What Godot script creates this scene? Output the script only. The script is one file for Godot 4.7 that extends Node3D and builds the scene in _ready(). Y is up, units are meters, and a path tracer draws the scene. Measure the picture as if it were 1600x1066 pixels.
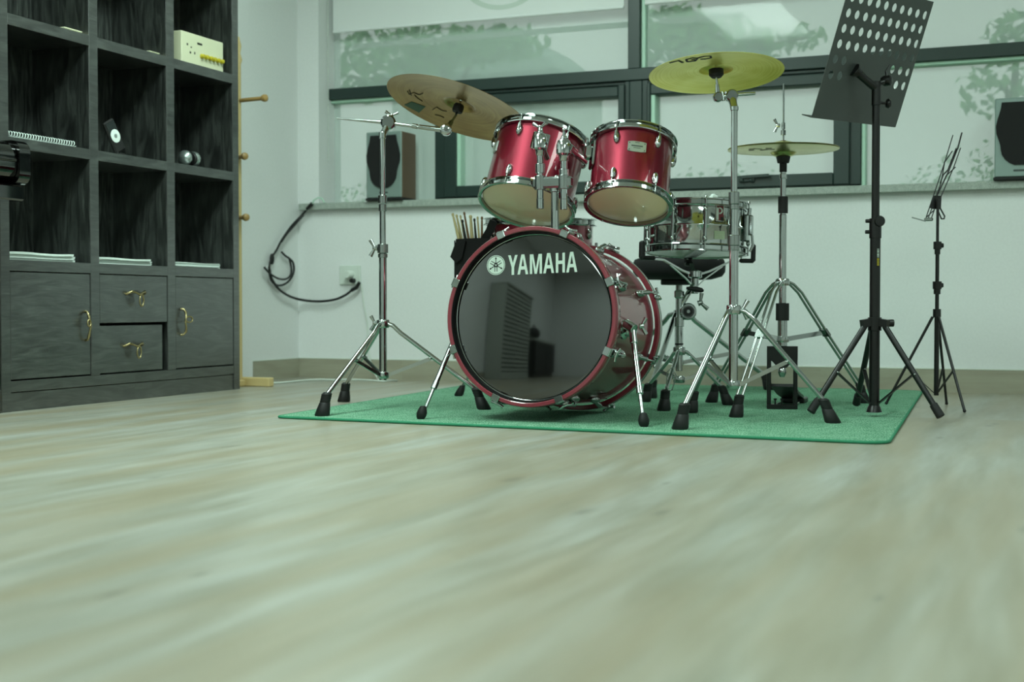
extends Node3D

# ---------------------------------------------------------------- camera numbers (photo frame 1600 x 1066)
const F := 2141.0
const CX := 800.0
const CY := 533.0
const EYE := Vector3(0, 0.36, 0)
const YAW := 0.38921      # 22.3 degrees to the left of the back wall's normal
const PITCH := -0.02615   # 1.5 degrees down
const RUG := 0.008        # the mat's thickness
const WZ := -5.93         # face of the back wall
const LX := -3.585        # face of the left wall
const UP := Vector3.UP

var cam_basis: Basis
var M := {}
var used := {}
var rng := RandomNumberGenerator.new()

func ray(x: float, y: float) -> Vector3:
	return cam_basis * Vector3((x - CX) / F, -(y - CY) / F, -1.0)

func dep(x: float, y: float, d: float) -> Vector3:      # a point at a depth in front of the camera
	return EYE + ray(x, y) * d

func gnd(x: float, y: float, h := 0.0) -> Vector3:      # where the sight line meets the ground
	var d := ray(x, y)
	return EYE + d * ((h - EYE.y) / d.y)

func onz(x: float, y: float, z: float) -> Vector3:      # ... a plane parallel to the back wall
	var d := ray(x, y)
	return EYE + d * (z / d.z)

func onx(x: float, y: float, wx: float) -> Vector3:     # ... a plane parallel to the left wall
	var d := ray(x, y)
	return EYE + d * (wx / d.x)

func depth_of(p: Vector3) -> float:
	return (p - EYE).dot(-cam_basis.z)

func disc_normal(x: float, y: float, ang: float, ratio: float) -> Vector3:   # axis of a round thing from the ellipse it shows
	var w := ray(x, y).normalized()
	var r := (cam_basis.x - w * cam_basis.x.dot(w)).normalized()
	var u := r.cross(w)
	var a := deg_to_rad(ang)
	var k := -r * sin(a) + u * cos(a)
	return (k * sqrt(1.0 - ratio * ratio) + w * ratio).normalized()

func axis_basis(y: Vector3, hint := Vector3.RIGHT) -> Basis:   # y along the axis, x near the hint
	var yy := y.normalized()
	var z := hint.cross(yy)
	if z.length() < 0.01:
		z = Vector3(0.3, 0.2, 1).cross(yy)
	z = z.normalized()
	return Basis(yy.cross(z), yy, z)

# ---------------------------------------------------------------- mesh builder
class MB:
	var v := PackedVector3Array()
	var n := PackedVector3Array()
	var uv := PackedVector2Array()
	var t := Transform3D.IDENTITY

	func at(p: Vector3, b := Basis.IDENTITY) -> MB:
		t = Transform3D(b, p)
		return self

	func tri(a: Vector3, b: Vector3, c: Vector3, na: Vector3, nb: Vector3, nc: Vector3, ua := Vector2.ZERO, ub := Vector2.ZERO, uc := Vector2.ZERO) -> void:
		var A := t * a
		var B := t * b
		var C := t * c
		var NA := (t.basis * na).normalized()
		var NB := (t.basis * nb).normalized()
		var NC := (t.basis * nc).normalized()
		if (B - A).cross(C - A).dot(NA + NB + NC) > 0.0:
			v.append_array(PackedVector3Array([A, C, B])); n.append_array(PackedVector3Array([NA, NC, NB])); uv.append_array(PackedVector2Array([ua, uc, ub]))
		else:
			v.append_array(PackedVector3Array([A, B, C])); n.append_array(PackedVector3Array([NA, NB, NC])); uv.append_array(PackedVector2Array([ua, ub, uc]))

	func quad(a: Vector3, b: Vector3, c: Vector3, d: Vector3, nn: Vector3, ua := Vector2.ZERO, ub := Vector2.ZERO, uc := Vector2.ZERO, ud := Vector2.ZERO) -> void:
		tri(a, b, c, nn, nn, nn, ua, ub, uc)
		tri(a, c, d, nn, nn, nn, ua, uc, ud)

	func quad4(a: Vector3, b: Vector3, c: Vector3, d: Vector3, na: Vector3, nb: Vector3, nc: Vector3, nd: Vector3, ua := Vector2.ZERO, ub := Vector2.ZERO, uc := Vector2.ZERO, ud := Vector2.ZERO) -> void:
		tri(a, b, c, na, nb, nc, ua, ub, uc)
		tri(a, c, d, na, nc, nd, ua, uc, ud)

	# profile of (radius, height): from the bottom of the axis outwards, up the outside, back to the axis
	func lathe(prof: Array, seg := 32, crease := 0.75) -> MB:
		var m := prof.size()
		var sn := []
		for i in m - 1:
			var d: Vector2 = prof[i + 1] - prof[i]
			sn.append(Vector2(d.y, -d.x).normalized())
		for i in m - 1:
			var n0: Vector2 = sn[i]
			var n1: Vector2 = sn[i]
			if i > 0 and sn[i - 1].dot(sn[i]) > crease: n0 = (sn[i - 1] + sn[i]).normalized()
			if i < m - 2 and sn[i + 1].dot(sn[i]) > crease: n1 = (sn[i + 1] + sn[i]).normalized()
			var p: Vector2 = prof[i]
			var q: Vector2 = prof[i + 1]
			for s in seg:
				var a := TAU * s / seg
				var b := TAU * (s + 1) / seg
				var ca := Vector3(cos(a), 0, sin(a))
				var cb := Vector3(cos(b), 0, sin(b))
				var U := Vector3.UP
				var va := float(i) / (m - 1)
				var vb := float(i + 1) / (m - 1)
				var A := ca * p.x + U * p.y
				var B := cb * p.x + U * p.y
				var C := cb * q.x + U * q.y
				var D := ca * q.x + U * q.y
				var NA := ca * n0.x + U * n0.y
				var NB := cb * n0.x + U * n0.y
				var NC := cb * n1.x + U * n1.y
				var ND := ca * n1.x + U * n1.y
				var u0 := Vector2(float(s) / seg, va)
				var u1 := Vector2(float(s + 1) / seg, va)
				var u2 := Vector2(float(s + 1) / seg, vb)
				var u3 := Vector2(float(s) / seg, vb)
				if p.x < 1e-5: tri(A, C, D, NA, NC, ND, u0, u2, u3)
				elif q.x < 1e-5: tri(A, B, C, NA, NB, NC, u0, u1, u2)
				else: quad4(A, B, C, D, NA, NB, NC, ND, u0, u1, u2, u3)
		return self

	func cyl(a: Vector3, b: Vector3, r: float, r2 := -1.0, seg := 16) -> MB:
		var d := b - a
		var L := d.length()
		var re := r if r2 < 0 else r2
		var keep := t
		var y := d / L
		var x := y.cross(Vector3(0.31, 0.17, 0.93) if absf(y.y) > 0.9 else Vector3.UP).normalized()
		t = t * Transform3D(Basis(x, y, x.cross(y)), a)
		var e := minf(0.0012, minf(r, re) * 0.25)
		lathe([Vector2(0, 0), Vector2(r - e, 0), Vector2(r, e), Vector2(re, L - e), Vector2(re - e, L), Vector2(0, L)], seg)
		t = keep
		return self

	# a round bar along a line of points; r is a number or one radius for each point
	func tube(pts: Array, r, seg := 10, closed := false) -> MB:
		var m := pts.size()
		var rings := []
		var dirs := []
		var x := Vector3.ZERO
		for i in m:
			var tg: Vector3
			if closed: tg = (pts[(i + 1) % m] - pts[(i - 1 + m) % m]).normalized()
			elif i == 0: tg = (pts[1] - pts[0]).normalized()
			elif i == m - 1: tg = (pts[i] - pts[i - 1]).normalized()
			else: tg = ((pts[i + 1] - pts[i]).normalized() + (pts[i] - pts[i - 1]).normalized()).normalized()
			if i == 0:
				x = tg.cross(Vector3.UP if absf(tg.y) < 0.9 else Vector3(1, 0.1, 0.2)).normalized()
			else:
				x = (x - tg * x.dot(tg)).normalized()
			var y := tg.cross(x)
			var ring := PackedVector3Array()
			for s in seg:
				var a := TAU * s / seg
				ring.append(x * cos(a) + y * sin(a))
			rings.append(ring)
			dirs.append(tg)
		var last := m if closed else m - 1
		for i in last:
			var j := (i + 1) % m
			var ra: float = r[i] if r is Array else r
			var rb: float = r[j] if r is Array else r
			for s in seg:
				var e := (s + 1) % seg
				quad4(pts[i] + rings[i][s] * ra, pts[i] + rings[i][e] * ra, pts[j] + rings[j][e] * rb, pts[j] + rings[j][s] * rb, rings[i][s], rings[i][e], rings[j][e], rings[j][s])
		if not closed:
			for s in range(1, seg - 1):
				var ra: float = r[0] if r is Array else r
				var rb: float = r[m - 1] if r is Array else r
				tri(pts[0] + rings[0][0] * ra, pts[0] + rings[0][s] * ra, pts[0] + rings[0][s + 1] * ra, -dirs[0], -dirs[0], -dirs[0])
				tri(pts[m - 1] + rings[m - 1][0] * rb, pts[m - 1] + rings[m - 1][s] * rb, pts[m - 1] + rings[m - 1][s + 1] * rb, dirs[m - 1], dirs[m - 1], dirs[m - 1])
		return self

	# a flat bar w wide (across the plane of up) and h thick along a line of points
	func bar(pts: Array, w: float, h: float, up := Vector3.UP) -> MB:
		var m := pts.size()
		var c := []
		for i in m:
			var tg: Vector3
			if i == 0: tg = (pts[1] - pts[0]).normalized()
			elif i == m - 1: tg = (pts[i] - pts[i - 1]).normalized()
			else: tg = ((pts[i + 1] - pts[i]).normalized() + (pts[i] - pts[i - 1]).normalized()).normalized()
			var sd := tg.cross(up).normalized()
			var u := sd.cross(tg)
			c.append([pts[i] - sd * w / 2 - u * h / 2, pts[i] + sd * w / 2 - u * h / 2, pts[i] + sd * w / 2 + u * h / 2, pts[i] - sd * w / 2 + u * h / 2, sd, u, tg])
		for i in m - 1:
			var a: Array = c[i]
			var b: Array = c[i + 1]
			var ns := [-a[5], a[4], a[5], -a[4]]
			for k in 4:
				var e := (k + 1) % 4
				quad(a[k], a[e], b[e], b[k], ns[k])
		quad(c[0][0], c[0][1], c[0][2], c[0][3], -c[0][6])
		quad(c[m - 1][0], c[m - 1][1], c[m - 1][2], c[m - 1][3], c[m - 1][6])
		return self

	# a box with chamfered edges; texture coordinates in metres
	func box(c: Vector3, s: Vector3, e := 0.0) -> MB:
		var h := s / 2
		e = minf(e, minf(h.x, minf(h.y, h.z)) * 0.8)
		var ax := [Vector3.RIGHT, Vector3.UP, Vector3.BACK]
		for k in 3:
			var a: Vector3 = ax[k]
			var b: Vector3 = ax[(k + 1) % 3]
			var d: Vector3 = ax[(k + 2) % 3]
			var ha := h.dot(a)
			var hb := h.dot(b) - e
			var hd := h.dot(d) - e
			for sg in [-1.0, 1.0]:
				var P := []
				for q in [[-1, -1], [1, -1], [1, 1], [-1, 1]]:
					P.append(c + a * ha * sg + b * hb * q[0] + d * hd * q[1])
				var us := []
				for p in P:
					if k == 0: us.append(Vector2(p.z, -p.y))
					elif k == 1: us.append(Vector2(p.x, p.z))
					else: us.append(Vector2(p.x, -p.y))
				quad(P[0], P[1], P[2], P[3], a * sg, us[0], us[1], us[2], us[3])
			if e > 0.0:   # the four chamfers along d
				var hd2 := h.dot(d) - e
				for s1 in [-1.0, 1.0]:
					for s2 in [-1.0, 1.0]:
						var p1: Vector3 = c + a * (h.dot(a)) * s1 + b * (h.dot(b) - e) * s2
						var p2: Vector3 = c + a * (h.dot(a) - e) * s1 + b * (h.dot(b)) * s2
						quad(p1 - d * hd2, p1 + d * hd2, p2 + d * hd2, p2 - d * hd2, (a * s1 + b * s2).normalized())
		if e > 0.0:
			for sx in [-1.0, 1.0]:
				for sy in [-1.0, 1.0]:
					for sz in [-1.0, 1.0]:
						var q := Vector3(sx, sy, sz)
						tri(c + (h - Vector3(0, e, e)) * q, c + (h - Vector3(e, 0, e)) * q, c + (h - Vector3(e, e, 0)) * q, q.normalized(), q.normalized(), q.normalized())
		return self

	func span(a: Vector3, b: Vector3, e := 0.0) -> MB:   # box between two corners
		return box((a + b) / 2, (b - a).abs(), e)

	# outline in x, y pushed from z0 to z1
	func prism(poly: PackedVector2Array, z0: float, z1: float, smooth := false) -> MB:
		var idx := Geometry2D.triangulate_polygon(poly)
		for k in range(0, idx.size(), 3):
			var a := poly[idx[k]]
			var b := poly[idx[k + 1]]
			var c := poly[idx[k + 2]]
			tri(Vector3(a.x, a.y, z0), Vector3(b.x, b.y, z0), Vector3(c.x, c.y, z0), Vector3.FORWARD, Vector3.FORWARD, Vector3.FORWARD, a, b, c)
			tri(Vector3(a.x, a.y, z1), Vector3(b.x, b.y, z1), Vector3(c.x, c.y, z1), Vector3.BACK, Vector3.BACK, Vector3.BACK, a, b, c)
		var m := poly.size()
		var sg := -1.0 if Geometry2D.is_polygon_clockwise(poly) else 1.0
		for i in m:
			var a := poly[i]
			var b := poly[(i + 1) % m]
			var d := (b - a).normalized()
			var nn := Vector3(d.y, -d.x, 0) * sg
			var n0 := nn
			var n1 := nn
			if smooth:
				var d0 := (a - poly[(i - 1 + m) % m]).normalized()
				var d1 := (poly[(i + 2) % m] - b).normalized()
				if d0.dot(d) > 0.7: n0 = (nn + Vector3(d0.y, -d0.x, 0) * sg).normalized()
				if d1.dot(d) > 0.7: n1 = (nn + Vector3(d1.y, -d1.x, 0) * sg).normalized()
			quad4(Vector3(a.x, a.y, z0), Vector3(b.x, b.y, z0), Vector3(b.x, b.y, z1), Vector3(a.x, a.y, z1), n0, n1, n1, n0)
		return self

	func ball(c: Vector3, r: Vector3, seg := 14) -> MB:
		var half := seg / 2
		for i in half:
			for s in seg:
				var q := []
				for w in [[i, s], [i, s + 1], [i + 1, s + 1], [i + 1, s]]:
					var la: float = PI * w[0] / half - PI / 2
					var lo: float = TAU * w[1] / seg
					q.append(Vector3(cos(la) * cos(lo), sin(la), cos(la) * sin(lo)))
				var nn := []
				for p in q: nn.append((p / r).normalized())
				quad4(c + q[0] * r, c + q[1] * r, c + q[2] * r, c + q[3] * r, nn[0], nn[1], nn[2], nn[3])
		return self

	func build(off: Vector3) -> ArrayMesh:
		var vv := PackedVector3Array()
		vv.resize(v.size())
		for i in v.size(): vv[i] = v[i] - off
		var arr := []
		arr.resize(Mesh.ARRAY_MAX)
		arr[Mesh.ARRAY_VERTEX] = vv
		arr[Mesh.ARRAY_NORMAL] = n
		arr[Mesh.ARRAY_TEX_UV] = uv
		var am := ArrayMesh.new()
		am.add_surface_from_arrays(Mesh.PRIMITIVE_TRIANGLES, arr)
		return am

# ---------------------------------------------------------------- nodes
func numbered(called: String) -> String:
	if not used.has(called):
		used[called] = 0
		return called
	used[called] += 1
	return "%s_%03d" % [called, used[called]]

func thing(called: String, label: String, category: String, base: Vector3, group := "") -> Node3D:
	var o := Node3D.new()
	o.name = numbered(called)
	add_child(o)
	o.position = base
	o.set_meta("label", label)
	o.set_meta("category", category)
	if group: o.set_meta("group", group)
	return o

func part(parent: Node3D, called: String, mb: MB, m: Material, label := "") -> MeshInstance3D:
	var o := MeshInstance3D.new()
	o.name = called
	o.mesh = mb.build(parent.global_position)
	o.material_override = m
	if label: o.set_meta("label", label)
	parent.add_child(o, true)
	return o

func solo(called: String, mb: MB, m: Material, label: String, category: String, base: Vector3, group := "") -> MeshInstance3D:
	var o := MeshInstance3D.new()
	o.name = numbered(called)
	add_child(o)
	o.position = base
	o.mesh = mb.build(base)
	o.material_override = m
	o.set_meta("label", label)
	o.set_meta("category", category)
	if group: o.set_meta("group", group)
	return o

func structure(called: String, mb: MB, m: Material, label: String, category: String) -> MeshInstance3D:
	var o := solo(called, mb, m, label, category, Vector3.ZERO)
	o.set_meta("kind", "structure")
	return o

# ---------------------------------------------------------------- materials
func mat(c: Color, rough := 0.5, metal := 0.0, spec := 0.5, coat := 0.0) -> StandardMaterial3D:
	var m := StandardMaterial3D.new()
	m.albedo_color = c
	m.roughness = rough
	m.metallic = metal
	m.metallic_specular = spec
	if coat > 0.0:
		m.clearcoat_enabled = true
		m.clearcoat = coat
		m.clearcoat_roughness = 0.04
	return m

func noise(sd: int, freq: float, oct := 4) -> FastNoiseLite:
	var f := FastNoiseLite.new()
	f.seed = sd
	f.noise_type = FastNoiseLite.TYPE_SIMPLEX_SMOOTH
	f.frequency = freq
	f.fractal_octaves = oct
	return f

# streaky wood: grain runs along v (or along u when across is true)
func wood_image(w: int, h: int, dark: Color, light: Color, sd: int, across: bool, stretch: float, freq: float, knots := 0, warm := Color(0, 0, 0, 0)) -> ImageTexture:
	var im := Image.create(w, h, false, Image.FORMAT_RGB8)
	var a := noise(sd, freq, 4)
	var b := noise(sd + 7, freq * 0.3, 3)
	var c := noise(sd + 13, freq * 4.0, 3)
	var k := RandomNumberGenerator.new()
	k.seed = sd
	var spots := []
	for i in knots: spots.append(Vector3(k.randf() * w, k.randf() * h, k.randf_range(3, 7)))
	for y in h:
		for x in w:
			var p := float(y) if across else float(x)
			var q := float(x) if across else float(y)
			var warp := b.get_noise_2d(p * 0.6, q / stretch) * 26.0
			var g := 0.5 + 0.55 * a.get_noise_2d(p + warp, q / stretch) + 0.2 * c.get_noise_2d(p, q / (stretch * 1.6))
			var col := dark.lerp(light, clampf(g, 0, 1))
			if warm.a > 0.0:
				col = col.lerp(warm, warm.a * clampf(0.5 + 1.2 * b.get_noise_2d(p * 1.7 + 500.0, q / (stretch * 0.7) + 90.0), 0, 1))
			im.set_pixel(x, y, col)
	for s in spots:
		for dy in range(-12, 13):
			for dx in range(-12, 13):
				var rr: float = sqrt(pow(dx, 2) + pow(dy * (0.5 if not across else 1.0), 2)) / s.z
				if rr < 1.0:
					var xx := posmod(int(s.x) + dx, w)
					var yy := posmod(int(s.y) + dy, h)
					im.set_pixel(xx, yy, im.get_pixel(xx, yy).lerp(dark.darkened(0.25), 0.55 * (1.0 - rr)))
	im.generate_mipmaps()
	return ImageTexture.create_from_image(im)

func speckle_image(w: int, cols: Array, sd: int) -> ImageTexture:
	var im := Image.create(w, w, false, Image.FORMAT_RGB8)
	var a := noise(sd, 0.22, 3)
	var b := noise(sd + 3, 0.02, 3)
	for y in w:
		for x in w:
			var g := clampf(0.5 + 1.0 * a.get_noise_2d(x, y) + 0.14 * b.get_noise_2d(x, y), 0, 0.999) * (cols.size() - 1)
			var i := int(g)
			im.set_pixel(x, y, cols[i].lerp(cols[i + 1], g - i))
	im.generate_mipmaps()
	return ImageTexture.create_from_image(im)

func ring_image(c0: Color, c1: Color, sd: int) -> ImageTexture:   # lathe grooves: bands across v, faint tone round u
	var im := Image.create(256, 512, false, Image.FORMAT_RGB8)
	var a := noise(sd, 0.12, 4)
	var b := noise(sd + 5, 0.012, 3)
	for y in 512:
		for x in 256:
			var th := TAU * x / 256.0
			var g := 0.5 + 0.5 * a.get_noise_1d(y) + 0.5 * b.get_noise_3d(cos(th) * 90.0, sin(th) * 90.0, y * 0.7)
			im.set_pixel(x, y, c0.lerp(c1, clampf(g, 0, 1)))
	im.generate_mipmaps()
	return ImageTexture.create_from_image(im)

func make_materials() -> void:
	M.wall = mat(Color(0.895, 0.90, 0.90), 0.75, 0, 0.3)
	var wt := speckle_image(256, [Color(0.985, 0.985, 0.985), Color(1, 1, 1)], 5)
	M.wall.albedo_texture = wt
	M.wall.uv1_triplanar = true
	M.wall.uv1_world_triplanar = true
	M.wall.uv1_scale = Vector3(1.2, 1.2, 1.2)
	M.ceiling = mat(Color(0.91, 0.92, 0.92), 0.9)
	M.floor = mat(Color(0.965, 0.955, 0.945), 0.34, 0, 0.5)
	M.floor.albedo_texture = wood_image(768, 1024, Color(0.55, 0.545, 0.49), Color(0.69, 0.70, 0.68), 21, false, 5.0, 0.03, 26, Color(0.60, 0.54, 0.43, 0.5))
	M.floor.uv1_scale = Vector3(0.45, 0.22, 1)
	M.base = mat(Color(1, 1, 1), 0.5)
	M.base.albedo_texture = wood_image(256, 256, Color(0.58, 0.56, 0.49), Color(0.66, 0.65, 0.58), 33, true, 8.0, 0.05)
	M.cap = mat(Color(0.80, 0.82, 0.78), 0.5)
	M.granite = mat(Color(1, 1, 1), 0.3)
	M.granite.albedo_texture = speckle_image(512, [Color(0.30, 0.33, 0.31), Color(0.58, 0.62, 0.59), Color(0.70, 0.73, 0.70), Color(0.80, 0.82, 0.79)], 8)
	M.granite.uv1_triplanar = true
	M.granite.uv1_world_triplanar = true
	M.granite.uv1_scale = Vector3(3, 3, 3)
	M.frame = mat(Color(0.13, 0.20, 0.185), 0.4, 0.0, 0.5)
	M.seal = mat(Color(0.70, 0.84, 0.76), 0.4)
	M.pane = mat(Color(0.84, 0.89, 0.87, 0.38), 0.03)
	M.pane.metallic_specular = 0.2
	M.pane.transparency = BaseMaterial3D.TRANSPARENCY_ALPHA
	M.blind = mat(Color(0.90, 0.91, 0.91), 0.8)
	M.blind.backlight = Color(0.75, 0.77, 0.76)
	M.blind_print = mat(Color(0.80, 0.84, 0.81), 0.8)
	M.blind_print.backlight = Color(0.6, 0.65, 0.62)
	M.white_plastic = mat(Color(0.83, 0.86, 0.83), 0.4)
	var gv := wood_image(256, 512, Color(0.045, 0.052, 0.05), Color(0.31, 0.325, 0.31), 41, false, 11.0, 0.09)
	var gh := wood_image(512, 256, Color(0.045, 0.052, 0.05), Color(0.31, 0.325, 0.31), 42, true, 13.0, 0.10)
	M.case_v = mat(Color(1, 1, 1), 0.28, 0, 1.0, 1.0)
	M.case_v.clearcoat_roughness = 0.3
	M.case_v.albedo_texture = gv
	M.case_v.uv1_scale = Vector3(2.2, 1.1, 1)
	M.case_h = mat(Color(1, 1, 1), 0.28, 0, 1.0, 1.0)
	M.case_h.clearcoat_roughness = 0.3
	M.case_h.albedo_texture = gh
	M.case_h.uv1_scale = Vector3(1.4, 2.8, 1)
	M.case_in = mat(Color(1, 1, 1), 0.6, 0, 0.3)
	M.case_in.albedo_texture = gv
	M.case_in.uv1_scale = Vector3(2.2, 1.1, 1)
	M.brass = mat(Color(0.68, 0.62, 0.46), 0.25, 1.0)
	M.pale_wood = mat(Color(0.80, 0.71, 0.50), 0.45)
	M.peg_wood = mat(Color(0.62, 0.50, 0.30), 0.4)
	M.paper = mat(Color(0.86, 0.90, 0.88), 0.7)
	M.cream = mat(Color(0.84, 0.84, 0.72), 0.45)
	M.yellow = mat(Color(0.72, 0.66, 0.12), 0.4)
	M.silver = mat(Color(0.70, 0.74, 0.73), 0.28, 0.8)
	M.ink = mat(Color(0.06, 0.06, 0.06), 0.6)
	M.piano = mat(Color(0.012, 0.012, 0.012), 0.06, 0, 0.6, 1.0)
	M.chrome = mat(Color(0.70, 0.72, 0.715), 0.09, 1.0)
	M.steel = mat(Color(0.60, 0.62, 0.61), 0.24, 1.0)
	M.rubber = mat(Color(0.028, 0.028, 0.028), 0.6)
	M.black_metal = mat(Color(0.02, 0.02, 0.021), 0.35, 0, 0.5)
	M.desk = mat(Color(0.24, 0.26, 0.25), 0.45, 0.0, 0.5)
	M.black_cloth = mat(Color(0.022, 0.022, 0.024), 0.85)
	M.burgundy = mat(Color(0.53, 0.07, 0.18), 0.34, 0.6, 0.5, 1.0)
	M.hoop_red = mat(Color(0.50, 0.17, 0.22), 0.25, 0.0, 0.5, 0.8)
	M.inlay = mat(Color(0.62, 0.66, 0.63), 0.3, 0.5)
	M.black_head = mat(Color(0.018, 0.02, 0.019), 0.05, 0, 1.0, 1.0)
	M.collar = mat(Color(0.01, 0.01, 0.01), 0.4)
	M.logo = mat(Color(0.78, 0.84, 0.80), 0.45)
	M.cream_head = mat(Color(0.93, 0.92, 0.80, 0.80), 0.14, 0, 0.5)     # hazy film
	M.cream_head.transparency = BaseMaterial3D.TRANSPARENCY_ALPHA
	M.cream_head.backlight = Color(1.0, 0.97, 0.82)
	M.maple = mat(Color(0.88, 0.76, 0.56), 0.5)
	M.white_head = mat(Color(0.84, 0.86, 0.82), 0.2, 0, 0.5)
	M.white_head.backlight = Color(0.9, 0.9, 0.85)
	M.clear_head = mat(Color(0.90, 0.92, 0.90, 0.14), 0.1, 0, 0.5)
	M.clear_head.transparency = BaseMaterial3D.TRANSPARENCY_ALPHA
	M.badge = mat(Color(0.74, 0.78, 0.76), 0.3, 0.7)
	M.red_badge = mat(Color(0.42, 0.03, 0.09), 0.3)
	M.ride = mat(Color(1, 1, 1), 0.27, 0.75)
	M.ride.albedo_texture = ring_image(Color(0.58, 0.46, 0.28), Color(0.76, 0.66, 0.44), 61)
	M.crash = mat(Color(1, 1, 1), 0.30, 0.6)
	M.crash.albedo_texture = ring_image(Color(0.86, 0.83, 0.34), Color(0.97, 0.95, 0.58), 62)
	M.hat = mat(Color(1, 1, 1), 0.27, 0.9)
	M.hat.albedo_texture = ring_image(Color(0.70, 0.68, 0.42), Color(0.84, 0.82, 0.58), 63)
	M.green_tape = mat(Color(0.04, 0.30, 0.17), 0.5)
	M.stick = mat(Color(0.74, 0.68, 0.50), 0.5)
	M.stick_brown = mat(Color(0.46, 0.33, 0.20), 0.5)
	M.stick_black = mat(Color(0.03, 0.03, 0.03), 0.4)
	M.rug = mat(Color(1, 1, 1), 0.95, 0, 0.1)
	M.rug.albedo_texture = speckle_image(512, [Color(0.16, 0.36, 0.26), Color(0.40, 0.60, 0.48), Color(0.52, 0.72, 0.60), Color(0.72, 0.86, 0.76)], 71)
	M.rug.uv1_scale = Vector3(1.6, 1.6, 1)
	M.rug.normal_enabled = true
	var nt := NoiseTexture2D.new()
	nt.width = 512
	nt.height = 512
	nt.seamless = true
	nt.as_normal_map = true
	nt.bump_strength = 6.0
	nt.noise = noise(72, 0.2, 3)
	M.rug.normal_texture = nt
	M.rug_edge = mat(Color(0.16, 0.50, 0.36), 0.8)
	M.spk_face = mat(Color(0.55, 0.62, 0.60), 0.3, 0.3)
	M.spk_side = mat(Color(0.42, 0.34, 0.26), 0.5)
	M.grille = mat(Color(0.025, 0.027, 0.028), 0.8)
	M.cable = mat(Color(0.03, 0.035, 0.035), 0.5)
	M.leaf = mat(Color(0.44, 0.68, 0.40), 0.6)
	M.leaf.backlight = Color(0.7, 0.9, 0.6)
	M.bark = mat(Color(0.30, 0.27, 0.22), 0.9)
	M.facade = mat(Color(0.80, 0.84, 0.82), 0.9)
	M.roof = mat(Color(0.60, 0.70, 0.65), 0.8)
	M.ground = mat(Color(0.62, 0.68, 0.62), 0.95)
	M.diffuser = mat(Color(0.9, 0.92, 0.9), 0.6)
	M.diffuser.emission_enabled = true
	M.diffuser.emission = Color(0.93, 1.0, 0.98)
	M.diffuser.emission_energy_multiplier = 2.4
	M.slat = mat(Color(0.66, 0.68, 0.65), 0.5)
	M.dark_wood = mat(Color(0.10, 0.09, 0.08), 0.5)

func _ready() -> void:
	# ---- camera
	rng.seed = 20240
	cam_basis = Basis(UP, YAW) * Basis(Vector3.RIGHT, PITCH)
	var cam := Camera3D.new()
	cam.name = "camera"
	add_child(cam)
	cam.transform = Transform3D(cam_basis, EYE)
	var ca := CameraAttributesPhysical.new()
	ca.frustum_focal_length = 12.0 * F / CY
	ca.exposure_aperture = 3.2
	ca.frustum_focus_distance = 4.25
	cam.attributes = ca
	cam.current = true
	# ---- sky (bright overcast) and exposure
	var env := Environment.new()
	env.background_mode = Environment.BG_SKY
	var sm := ProceduralSkyMaterial.new()
	sm.sky_top_color = Color(0.84, 0.92, 0.88)
	sm.sky_horizon_color = Color(0.86, 0.93, 0.89)
	sm.ground_horizon_color = Color(0.80, 0.88, 0.83)
	sm.ground_bottom_color = Color(0.70, 0.78, 0.73)
	sm.sky_energy_multiplier = 0.95
	sm.ground_energy_multiplier = 0.95
	var sky := Sky.new()
	sky.sky_material = sm
	env.sky = sky
	env.tonemap_mode = Environment.TONE_MAPPER_LINEAR
	env.tonemap_exposure = 0.84
	env.sdfgi_enabled = true
	env.ssao_enabled = true
	env.ssil_enabled = true
	var we := WorldEnvironment.new()
	we.name = "world_environment"
	we.environment = env
	add_child(we)
	make_materials()
	# ---- ceiling lights (the largest hangs over the drums)
	ceiling_light(Vector3(-2.25, 2.5, -4.0), Vector2(0.5, 1.3), 5.1, "long glowing ceiling light above the drum kit")
	ceiling_light(Vector3(0.9, 2.5, -3.75), Vector2(0.6, 1.3), 2.7, "long glowing ceiling light right of the drum kit")
	ceiling_light(Vector3(-2.2, 2.5, -2.1), Vector2(0.6, 1.3), 6.8, "long glowing ceiling light over the floor in front of the bookcase")
	ceiling_light(Vector3(0.7, 2.5, -0.6), Vector2(0.6, 1.3), 5.2, "long glowing ceiling light over the open floor")
	ceiling_light(Vector3(-1.9, 2.5, 1.1), Vector2(0.6, 1.3), 4.5, "added long ceiling light near the slatted cabinet, out of view")  # added unseen lamp: brightens the wall the bass head mirrors and the near floor
	# ---- the room and what stands in it
	room()
	window()
	outdoors()
	bookcase()
	shelf_items()
	piano()
	coat_stand()
	rug()
	bass_drum()
	toms()
	floor_tom()
	stick_bag()
	snare()
	throne()
	ride_stand()
	crash_stand()
	hi_hat()
	music_stand()
	folding_stand()
	speakers()
	wall_cables()
	mirrored_things()

const LIGHT_COLOR := Color(0.89, 1.0, 0.955)

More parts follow.
